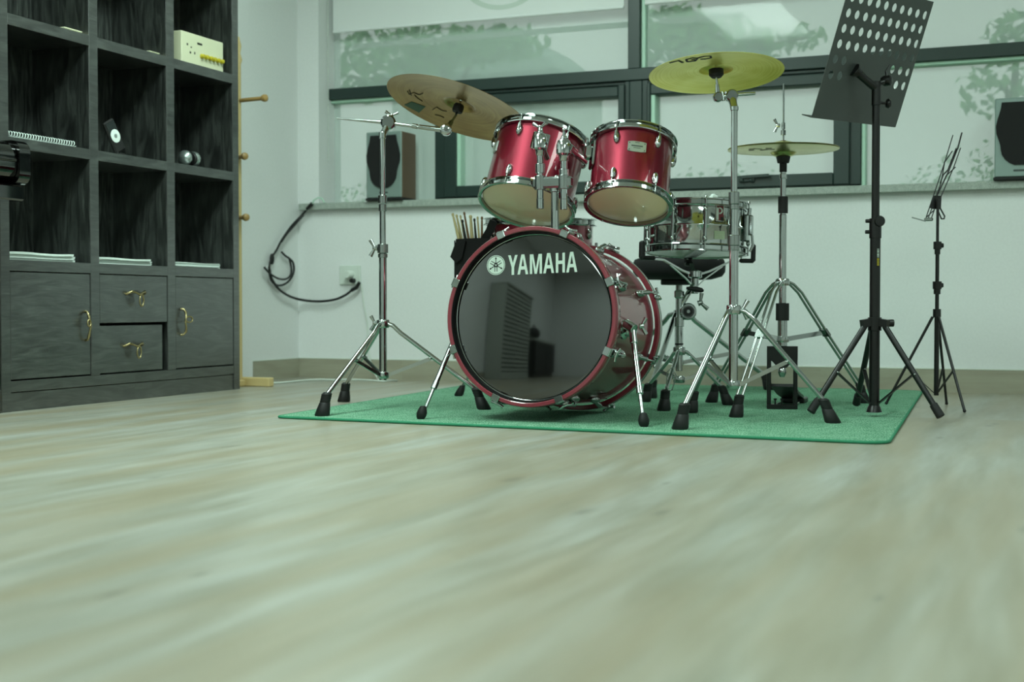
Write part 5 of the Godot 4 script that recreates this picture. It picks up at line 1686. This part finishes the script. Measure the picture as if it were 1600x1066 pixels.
# ---------------------------------------------------------------- music stands
func music_stand() -> void:
	var c := Vector3(-0.577, 0, -4.45)
	c = onz(1366, 600, -4.45)
	c.y = 0
	var t := thing("music_stand", "black orchestra music stand with round-holed desk and tripod", "music stand", c)
	var up := func(y: float) -> Vector3: return Vector3(c.x, hy(y, c), c.z)
	part(t, "lower_tube", MB.new().cyl(up.call(638.0), up.call(366.0), 0.0165, -1, 22), M.black_metal)
	part(t, "base_cap", MB.new().at(up.call(644.0)).lathe([Vector2(0, 0), Vector2(0.025, 0), Vector2(0.020, 0.016), Vector2(0.0165, 0.022), Vector2(0, 0.022)], 20), M.black_metal)
	var m := MB.new().cyl(up.call(373.0), up.call(342.0), 0.019, -1, 22)
	var cl := part(t, "tube_clamp", m, M.black_metal)
	m = MB.new()
	var k0: Vector3 = up.call(347.0)
	m.at(k0 + cam_basis.z * 0.016 + cam_basis.x * 0.008, axis_basis(cam_basis.z)).lathe([Vector2(0, 0), Vector2(0.0165, 0), Vector2(0.0175, 0.006), Vector2(0.015, 0.012), Vector2(0, 0.013)], 20).at(Vector3.ZERO)
	m.cyl(k0 - cam_basis.x * 0.016 + Vector3(0, 0.002, 0), k0 - cam_basis.x * 0.031 + Vector3(0, 0.002, 0), 0.006, -1, 12)
	m.cyl(up.call(363.0) - cam_basis.x * 0.016, up.call(363.0) - cam_basis.x * 0.032, 0.006, -1, 12)
	part(cl, "clamp_knob", m, M.black_metal)
	part(t, "upper_tube", MB.new().cyl(up.call(345.0), up.call(140.0), 0.0125, -1, 20), M.black_metal)
	# label on the tube
	var fc: Vector3 = up.call(402.0)
	var fz := (EYE - fc)
	fz.y = 0
	fz = (fz.normalized() * 0.85 + cam_basis.x * 0.5).normalized()
	var LB := Basis(UP.cross(fz), UP, fz)
	m = MB.new().at(fc, LB)
	for i in 9:
		var a := [0.0022, 0.004, 0.003, 0.0045, 0.0028, 0.004, 0.0022, 0.0042, 0.003][i] as float
		if i < 5: m.box(Vector3(0, 0.024 - i * 0.006, 0.0163), Vector3(0.007, a, 0.0012))
	var st := part(t, "tube_sticker", m, M.logo, "white and yellow maker's strip")
	m = MB.new().at(fc, LB)
	for i in 4: m.box(Vector3(0, -0.007 - i * 0.006, 0.0163), Vector3(0.007, 0.0042, 0.0012))
	part(st, "yellow_part", m, M.yellow)
	# tripod
	var feet := [gnd(1262, 653, RUG), gnd(1475, 661, 0.0), Vector3(c.x - 0.10, RUG, c.z - 0.30)]
	var top := hy(502, c)
	m = MB.new().cyl(Vector3(c.x, top - 0.03, c.z), Vector3(c.x, top + 0.012, c.z), 0.0215, -1, 22)
	for f in feet:
		var d := Vector3(f.x - c.x, 0, f.z - c.z).normalized()
		m.bar([Vector3(c.x, top - 0.002, c.z) + d * 0.01, Vector3(c.x, top - 0.008, c.z) + d * 0.046], 0.022, 0.024, UP)
	part(t, "leg_hub", m, M.black_metal)
	part(t, "hub_knob", MB.new().cyl(Vector3(c.x, top - 0.006, c.z) + cam_basis.x * 0.038, Vector3(c.x, top - 0.006, c.z) + cam_basis.x * 0.060, 0.012, -1, 14), M.black_metal)
	for f in feet:
		var d := Vector3(f.x - c.x, 0, f.z - c.z).normalized()
		var p0 := Vector3(c.x, top - 0.014, c.z) + d * 0.034
		var p1: Vector3 = f + Vector3(0, 0.018, 0) - d * 0.010
		var u := (p1 - p0).normalized()
		var lg := part(t, "leg", MB.new().cyl(p0, p1 - u * 0.02, 0.0095, -1, 16), M.black_metal)
		part(lg, "rubber_foot", MB.new().cyl(p1 - u * 0.045, p1, 0.0125, 0.0135, 16), M.rubber)
		var k: Vector3 = p0.lerp(p1, 0.52) - Vector3(0, 0.006, 0)
		part(t, "brace", MB.new().bar([up.call(630.0) + d * 0.015, k], 0.012, 0.005, UP), M.black_metal)
		part(lg, "rivet", MB.new().ball(k + cam_basis.z * 0.012, Vector3(0.004, 0.004, 0.004), 8), M.steel)
	# the desk: left side nearer than the right, top leaning towards the camera's right
	var a := cam_basis * Vector3(0.67995, 0.05864, -0.73091)
	var b := cam_basis * Vector3(0.22035, 0.93438, 0.27995)
	var n := a.cross(b)
	var k4 := 4.16 / 4.40
	var o := EYE + cam_basis * (Vector3(1.0798, 1.05411, -4.40) * k4)    # first hole of the second row
	var cp := 0.05563 * k4
	var rp := 0.04982 * k4
	var h00 := Vector2(0.75 * cp, 6.92 * rp)
	var bl := o - a * h00.x - b * h00.y
	var W := 10.33 * cp
	var H := 8.93 * rp
	var DB := Basis(a, b, n)
	var cells := {}
	var hr := 0.0147 * k4
	var rc := ray(1332, 108)
	var ctr := EYE + rc * ((o - EYE).dot(n) / rc.dot(n))     # foot of the arm on the desk
	m = MB.new().at(bl, DB)
	var nrow := 8
	for row in nrow:
		for col in 10:
			var hx := h00.x + cp * col
			var yy := h00.y - rp * (row - 1)
			var hole: bool = row <= 3 or (row == 4 and (col < 2 or col > 6)) or (row == 5 and (col < 2 or col > 7))
			cells[Vector2i(col, row)] = [hx, yy, hole]
	holed_plate(m, W, H, h00.x, cp, h00.y, rp, cells, hr, 0.0016)
	var desk := part(t, "desk", m, M.desk, "grey black desk plate with rows of round holes")
	# rolled right edge and lower lip
	m = MB.new().at(bl, DB)
	var fs := 1.0 if DB.z.dot(n) > 0 else -1.0
	m.box(Vector3(W, H * 0.58, -fs * 0.005), Vector3(0.003, H * 0.80, 0.012), 0.001)
	m.box(Vector3(W / 2, 0, -fs * 0.018), Vector3(W, 0.003, 0.036), 0.001)
	part(desk, "folded_edge", m, M.desk)
	# bracket, arm and tilt knobs
	var pt: Vector3 = up.call(138.0)
	m = MB.new().cyl(pt, pt + Vector3(0, 0.014, 0), 0.0150, -1, 16)
	m.cyl(up.call(167.0), up.call(130.0), 0.0145, -1, 16)
	var ar := ctr + n * 0.006
	m.cyl(ar, ar.lerp(pt, 0.2), 0.022, 0.016, 16)
	m.tube([ar.lerp(pt, 0.1), ar.lerp(pt, 0.55) - Vector3(0, 0.004, 0), pt + Vector3(0, -0.004, 0)], [0.0135, 0.012, 0.014], 14)
	var hd := part(t, "desk_arm", m, M.black_metal)
	var kn := dep(1387, 126, depth_of(c) - 0.012)
	m = MB.new().at(kn, axis_basis((cam_basis.x * 0.8 + cam_basis.z * 0.5).normalized())).lathe([Vector2(0, -0.02), Vector2(0.012, -0.02), Vector2(0.017, -0.010), Vector2(0.017, 0.010), Vector2(0.010, 0.014), Vector2(0, 0.014)], 18).at(Vector3.ZERO)
	m.tube([kn, dep(1384, 112, depth_of(c)), dep(1391, 101, depth_of(c) + 0.01)], [0.004, 0.003, 0.0025], 8)
	m.cyl(pt + Vector3(0, 0.008, 0), kn, 0.008, -1, 10)
	part(hd, "tilt_knob", m, M.black_metal)
	var k2 := dep(1388, 162, depth_of(c) - 0.004)
	m = MB.new().cyl(up.call(162.0), k2, 0.005, -1, 10).at(k2, axis_basis(cam_basis.x)).lathe([Vector2(0, -0.004), Vector2(0.013, -0.006), Vector2(0.0165, 0.0), Vector2(0.013, 0.006), Vector2(0, 0.007)], 18).at(Vector3.ZERO)
	part(hd, "height_knob", m, M.black_metal)

# a plate W x H with round holes in the cells named; x, y from its lower left corner
func holed_plate(m: MB, W: float, H: float, x0: float, cp: float, y0: float, rp: float, cells: Dictionary, hr: float, th: float) -> void:
	var seg := 16
	var solid := func(a: Vector2, b: Vector2) -> void:
		if b.x - a.x < 1e-5 or b.y - a.y < 1e-5: return
		for z in [[0.0, Vector3.FORWARD], [th, Vector3.BACK]]:
			m.quad(Vector3(a.x, a.y, z[0]), Vector3(b.x, a.y, z[0]), Vector3(b.x, b.y, z[0]), Vector3(a.x, b.y, z[0]), z[1])
	var xl := x0 - cp / 2
	var xr := x0 + cp * 9.5
	var yt := minf(H, y0 + rp * 1.5)
	var rows := 6
	var yb := y0 + rp * 1.5 - rp * rows
	solid.call(Vector2(0, 0), Vector2(W, yb))
	if H > yt: solid.call(Vector2(0, yt), Vector2(W, H))
	solid.call(Vector2(0, yb), Vector2(xl, yt))
	solid.call(Vector2(xr, yb), Vector2(W, yt))
	for row in rows:
		for col in 10:
			var q: Array = cells[Vector2i(col, row)]
			var c := Vector2(q[0], q[1])
			var lo := c - Vector2(cp, rp) / 2
			var hi := c + Vector2(cp, rp) / 2
			if not q[2]:
				solid.call(lo, hi)
				continue
			for s in seg:
				var t0 := TAU * s / seg
				var t1 := TAU * (s + 1) / seg
				var i0 := c + Vector2(cos(t0), sin(t0)) * hr
				var i1 := c + Vector2(cos(t1), sin(t1)) * hr
				var o0 := square_edge(c, cp / 2, rp / 2, t0)
				var o1 := square_edge(c, cp / 2, rp / 2, t1)
				for z in [[0.0, Vector3.FORWARD], [th, Vector3.BACK]]:
					m.quad(Vector3(i0.x, i0.y, z[0]), Vector3(i1.x, i1.y, z[0]), Vector3(o1.x, o1.y, z[0]), Vector3(o0.x, o0.y, z[0]), z[1])
				m.quad(Vector3(i0.x, i0.y, 0), Vector3(i1.x, i1.y, 0), Vector3(i1.x, i1.y, th), Vector3(i0.x, i0.y, th), Vector3(-cos(t0), -sin(t0), 0))
			# corners of the cell
			for sx in [-1.0, 1.0]:
				for sy in [-1.0, 1.0]:
					pass
	# rim
	for e in [[Vector2(0, 0), Vector2(W, 0), Vector3.DOWN], [Vector2(W, 0), Vector2(W, H), Vector3.RIGHT], [Vector2(0, H), Vector2(W, H), UP], [Vector2(0, 0), Vector2(0, H), Vector3.LEFT]]:
		m.quad(Vector3(e[0].x, e[0].y, 0), Vector3(e[1].x, e[1].y, 0), Vector3(e[1].x, e[1].y, th), Vector3(e[0].x, e[0].y, th), e[2])

func square_edge(c: Vector2, hx: float, hy_: float, th: float) -> Vector2:
	var d := Vector2(cos(th), sin(th))
	# snap the eight diagonal steps to the cell's corners so that cells close
	var oct := int(round(th / (TAU / 16))) % 16
	var corner := {2: Vector2(1, 1), 6: Vector2(-1, 1), 10: Vector2(-1, -1), 14: Vector2(1, -1)}
	if corner.has(oct): return c + corner[oct] * Vector2(hx, hy_)
	if oct in [15, 0, 1]: return c + Vector2(hx, hy_ * d.y / maxf(absf(d.x), 1e-6))
	if oct in [3, 4, 5]: return c + Vector2(hx * d.x / absf(d.y), hy_)
	if oct in [7, 8, 9]: return c + Vector2(-hx, hy_ * d.y / absf(d.x))
	return c + Vector2(hx * d.x / absf(d.y), -hy_)

func folding_stand() -> void:
	var f := [gnd(1385, 636, 0.0), gnd(1507, 645, 0.0), gnd(1479, 633, 0.0)]
	f[0].y = RUG
	var c := onz(1463, 600, -5.0)
	c.y = 0
	var t := thing("folding_music_stand", "thin black folding music stand with wire desk folded up", "music stand", c)
	var up := func(y: float) -> Vector3: return Vector3(c.x, hy(y, c), c.z)
	part(t, "lower_tube", MB.new().cyl(up.call(618.0), up.call(492.0), 0.0085, -1, 16), M.black_metal)
	part(t, "middle_tube", MB.new().cyl(up.call(494.0), up.call(380.0), 0.0068, -1, 14), M.black_metal)
	part(t, "upper_tube", MB.new().cyl(up.call(384.0), up.call(312.0), 0.0050, -1, 14), M.black_metal)
	for k in [[384.0, 0.014, 0.010], [446.0, 0.0155, 0.012]]:
		part(t, "tube_clamp", MB.new().cyl(up.call(k[0] + 6), up.call(k[0] - 6), k[1], -1, 16).cyl(up.call(k[0] + 14), up.call(k[0] + 5), k[2], -1, 14).box((up.call(k[0]) as Vector3) + cam_basis.x * 0.014, Vector3(0.016, 0.016, 0.010), 0.003), M.black_metal)
	part(t, "leg_hub", MB.new().cyl(up.call(496.0), up.call(483.0), 0.014, -1, 16), M.black_metal)
	for p in f:
		var d := Vector3(p.x - c.x, 0, p.z - c.z).normalized()
		var a: Vector3 = up.call(495.0) + d * 0.014
		var e: Vector3 = p + Vector3(0, 0.006, 0)
		var lg := part(t, "leg", MB.new().cyl(a, e, 0.0052, 0.0048, 10), M.black_metal)
		var k := a.lerp(e, 0.58)
		part(t, "brace", MB.new().bar([up.call(614.0) + d * 0.008, k], 0.007, 0.003, UP), M.black_metal)
		part(lg, "foot_tip", MB.new().ball(p + Vector3(0, 0.006, 0), Vector3(0.006, 0.006, 0.006), 8), M.rubber)
	# folded wire desk
	var d0 := depth_of(c)
	var hp := [dep(1462, 308, d0), dep(1468, 308, d0), dep(1467, 326, d0), dep(1458, 326, d0)]
	part(t, "desk_hinge", MB.new().bar([dep(1465, 306, d0), dep(1464, 327, d0)], 0.024, 0.012, cam_basis.z).bar([dep(1462, 308, d0), dep(1456, 326, d0)], 0.014, 0.008, cam_basis.z), M.black_metal)
	var lv := [dep(1466, 320, d0), dep(1476, 338, d0), dep(1475, 342, d0), dep(1471, 342, d0), dep(1465, 328, d0)]
	part(t, "hinge_lever", MB.new().tube(lv, 0.0028, 8), M.black_metal)
	for s in [[[1447, 340], [1475, 257], [1489, 211]], [[1450, 342], [1470, 287], [1476, 254]], [[1463, 308], [1482, 268], [1497, 230], [1503, 207]], [[1470, 308], [1490, 262], [1501, 231]], [[1469, 287], [1474, 273], [1481, 266], [1494, 232]], [[1475, 255], [1488, 236]], [[1477, 276], [1493, 261]], [[1455, 342], [1462, 322]], [[1460, 328], [1447, 340]]]:
		var pts := []
		for p in s: pts.append(dep(p[0], p[1], d0 + 0.004 * (p[1] % 3)))
		part(t, "desk_wire", MB.new().tube(pts, 0.0019 if s.size() < 4 else 0.0026, 6), M.black_metal)
	part(t, "book_ledge", MB.new().box(dep(1451, 343, d0), Vector3(0.030, 0.012, 0.014), 0.003).bar([dep(1446, 346, d0), dep(1436, 343, d0), dep(1425, 340, d0)], 0.006, 0.004, UP), M.steel, "grey metal page ledge")

func speaker(x0: float, label: String) -> void:
	var w := 0.19
	var h := 0.318
	var zf := -5.872
	var zb := -6.03
	var c := Vector3(x0 + w / 2, SILL, (zf + zb) / 2)
	var t := thing("loudspeaker", label, "loudspeaker", c, "loudspeakers on the sill")
	part(t, "cabinet", MB.new().span(Vector3(x0, SILL + 0.012, zb), Vector3(x0 + w, SILL + h + 0.012, zf - 0.012), 0.003), M.spk_side, "brown cabinet")
	var fr := part(t, "front_panel", MB.new().span(Vector3(x0, SILL + 0.012, zf - 0.012), Vector3(x0 + w, SILL + h + 0.012, zf), 0.005), M.spk_face, "silver green front panel")
	part(t, "base", MB.new().span(Vector3(x0 - 0.004, SILL + 0.0005, zb), Vector3(x0 + w + 0.004, SILL + 0.013, zf + 0.004), 0.003), M.rubber)
	var g := PackedVector2Array()
	var cx := x0 + w / 2
	var y0 := SILL + 0.012
	var half := [[0.300, 0.36], [0.270, 0.385], [0.235, 0.44], [0.205, 0.475], [0.175, 0.465], [0.150, 0.42], [0.130, 0.385], [0.110, 0.375], [0.090, 0.35], [0.072, 0.29], [0.058, 0.21], [0.048, 0.10]]
	for k in half: g.append(Vector2(cx + w * k[1], y0 + k[0]))
	half.reverse()
	for k in half: g.append(Vector2(cx - w * k[1], y0 + k[0]))
	part(fr, "grille", MB.new().prism(g, zf, zf + 0.007, true), M.grille, "black curvy grille")
	part(fr, "name_strip", MB.new().box(Vector3(cx, y0 + 0.026, zf + 0.0005), Vector3(0.045, 0.008, 0.001)), mat(Color(0.22, 0.26, 0.25), 0.5))

func speakers() -> void:
	speaker(onz(572, 260, -5.872).x, "loudspeaker with curvy black grille on the sill behind the boom stand")
	speaker(onz(1554, 220, -5.872).x, "loudspeaker with curvy black grille on the sill past the folding music stand")

func wall_cables() -> void:
	# clip on the sill's end, and the black cable that hangs from it
	var zc := WZ + 0.022
	var xl := LX + 0.018
	var cp := thing("cable_clip", "small pale wire clip on the end of the granite sill", "clip", onz(497, 318, -5.885))
	part(cp, "wire_bow", MB.new().tube([onz(487, 322, -5.88), onz(490, 313, -5.88), onz(497, 309, -5.88), onz(503, 310, -5.88), onz(507, 317, -5.885)], 0.0035, 8), M.seal)
	part(cp, "plug_sleeve", MB.new().cyl(onz(488, 318, -5.878), onz(479, 327, -5.875), 0.010, 0.008, 12), M.cable)
	var cb := thing("black_cable", "black cable looped on the wall between sill end and socket", "cable", onz(437, 420, zc) * Vector3(1, 0, 1) + Vector3(0, 0.44, 0))
	var wp := func(x: float, y: float, o := 0.0) -> Vector3:
		if x < 468.0: return onx(x, y, xl + o)
		return onz(x, y, zc + o)
	var curve := func(l: Array, o := 0.0) -> Array:
		var cv := Curve3D.new()
		for i in l.size():
			var p: Vector3 = wp.call(l[i][0], l[i][1], o)
			var a: Vector3 = wp.call(l[maxi(i - 1, 0)][0], l[maxi(i - 1, 0)][1], o)
			var b: Vector3 = wp.call(l[mini(i + 1, l.size() - 1)][0], l[mini(i + 1, l.size() - 1)][1], o)
			cv.add_point(p, (a - b) / 6.0, (b - a) / 6.0)
		cv.bake_interval = 0.012
		return Array(cv.get_baked_points())
	part(cb, "strand", MB.new().tube(curve.call([[480, 327], [470, 338], [455, 354], [441, 374], [432, 391], [425, 402], [421, 415], [421, 428], [425, 440], [434, 446], [445, 444], [454, 436], [459, 424], [458, 411], [452, 404], [446, 400], [440, 394]]), 0.0055, 8), M.cable)
	part(cb, "strand", MB.new().tube(curve.call([[474, 336], [462, 350], [448, 366], [440, 378]], 0.010), 0.005, 8), M.cable)
	part(cb, "strand", MB.new().tube(curve.call([[452, 404], [455, 418], [454, 430], [447, 436], [437, 436], [428, 432], [420, 426], [413, 418]], 0.012), 0.005, 8), M.cable)
	part(cb, "strand", MB.new().tube(curve.call([[421, 420], [424, 434], [433, 449], [445, 459], [460, 466], [480, 470], [502, 471], [524, 468], [540, 461], [549, 454]], 0.010), 0.0062, 8), M.cable)
	part(cb, "tie", MB.new().at(wp.call(425.0, 405.0), Basis.IDENTITY).ball(Vector3.ZERO, Vector3(0.010, 0.028, 0.016), 10), M.rubber)
	var ep: Vector3 = wp.call(549.0, 454.0, 0.012)
	part(cb, "connector", MB.new().tube([ep, ep + Vector3(0.028, 0.014, 0), ep + Vector3(0.045, 0.04, 0.0)], [0.009, 0.010, 0.008], 10), M.cable)
	# wall socket with a white plug
	var sc := onz(547, 430, WZ)
	var so := thing("wall_socket", "white double wall socket with plugs below the sill", "socket", sc)
	part(so, "cover_plate", MB.new().box(sc + Vector3(0.004, 0, 0.006), Vector3(0.115, 0.095, 0.012), 0.003), M.white_plastic)
	part(so, "plug", MB.new().cyl(sc + Vector3(0.010, 0.002, 0.012), sc + Vector3(0.010, 0.002, 0.055), 0.021, 0.018, 16), M.white_plastic)
	part(so, "plug", MB.new().cyl(sc + Vector3(0.028, -0.028, 0.012), sc + Vector3(0.028, -0.028, 0.040), 0.012, 0.011, 14), M.cable)
	var wc := thing("white_cable", "thin white cable from the wall socket down along the floor", "cable", gnd(520, 590) )
	var l := [onz(562, 436, WZ + 0.02), onz(566, 455, WZ + 0.016), onz(569, 480, WZ + 0.010), onz(574, 505, WZ + 0.010), onz(575, 540, WZ + 0.012), onz(580, 575, WZ + 0.02), gnd(592, 594, 0.0045)]
	part(wc, "drop", MB.new().tube(l, 0.0036, 8), M.white_plastic)
	var g := []
	for p in [[592, 594], [620, 595], [600, 596], [570, 594], [545, 593], [520, 594], [500, 593], [480, 594], [460, 596], [440, 598], [415, 599], [395, 600]]:
		g.append(gnd(p[0], p[1], 0.0045))
	part(wc, "floor_run", MB.new().tube(g, 0.0042, 8), M.white_plastic)

# ---------------------------------------------------------------- what the black head mirrors: the wall left of the camera
func mirrored_things() -> void:
	var z0 := -0.62
	var z1 := 0.50
	var t := thing("slatted_cabinet", "tall pale cabinet with slatted doors, mirrored in the black drum head", "cabinet", Vector3(LX + 0.2, 0, (z0 + z1) / 2))
	part(t, "side", MB.new().span(Vector3(LX + 0.014, 0, z0), Vector3(LX + 0.30, 1.36, z0 + 0.02), 0.003), M.slat)
	part(t, "side", MB.new().span(Vector3(LX + 0.014, 0, z1 - 0.02), Vector3(LX + 0.30, 1.36, z1), 0.003), M.slat)
	part(t, "back", MB.new().span(Vector3(LX + 0.014, 0, z0 + 0.02), Vector3(LX + 0.03, 1.36, z1 - 0.02)), M.dark_wood)
	part(t, "top", MB.new().span(Vector3(LX + 0.014, 1.36, z0 - 0.01), Vector3(LX + 0.33, 1.385, z1 + 0.01), 0.004), M.slat)
	part(t, "base", MB.new().span(Vector3(LX + 0.014, 0, z0 + 0.02), Vector3(LX + 0.30, 0.10, z1 - 0.02), 0.004), M.slat)
	for i in 19:
		var y := 0.115 + i * 0.0655
		part(t, "slat", MB.new().span(Vector3(LX + 0.285, y, z0 + 0.02), Vector3(LX + 0.30, y + 0.044, z1 - 0.02), 0.003), M.slat)
	z0 = 0.62
	z1 = 1.95
	var b := thing("sideboard", "dark sideboard with pale top beside the slatted cabinet, mirrored in the drum head", "sideboard", Vector3(LX + 0.22, 0, (z0 + z1) / 2))
	part(b, "body", MB.new().span(Vector3(LX + 0.014, 0.08, z0 + 0.02), Vector3(LX + 0.36, 0.66, z1 - 0.02), 0.004), M.dark_wood)
	part(b, "top", MB.new().span(Vector3(LX + 0.014, 0.66, z0), Vector3(LX + 0.38, 0.70, z1), 0.004), M.slat)
	part(b, "plinth", MB.new().span(Vector3(LX + 0.014, 0.0, z0 + 0.04), Vector3(LX + 0.33, 0.08, z1 - 0.04)), M.dark_wood)
	for k in 2:
		part(b, "door", MB.new().span(Vector3(LX + 0.36, 0.10, z0 + 0.03 + k * 0.64), Vector3(LX + 0.378, 0.64, z0 + 0.65 + k * 0.64), 0.003), M.dark_wood)
	var g := thing("gear_bag", "soft black gear bag lying on the sideboard", "bag", Vector3(LX + 0.22, 0.70, 0.90))
	part(g, "body", MB.new().ball(Vector3(LX + 0.22, 0.81, 0.90), Vector3(0.13, 0.11, 0.20), 18), M.black_cloth)
	part(g, "handle", MB.new().tube([Vector3(LX + 0.22, 0.90, 0.82), Vector3(LX + 0.22, 0.96, 0.86), Vector3(LX + 0.22, 0.96, 0.94), Vector3(LX + 0.22, 0.90, 0.98)], 0.010, 8), M.black_cloth)
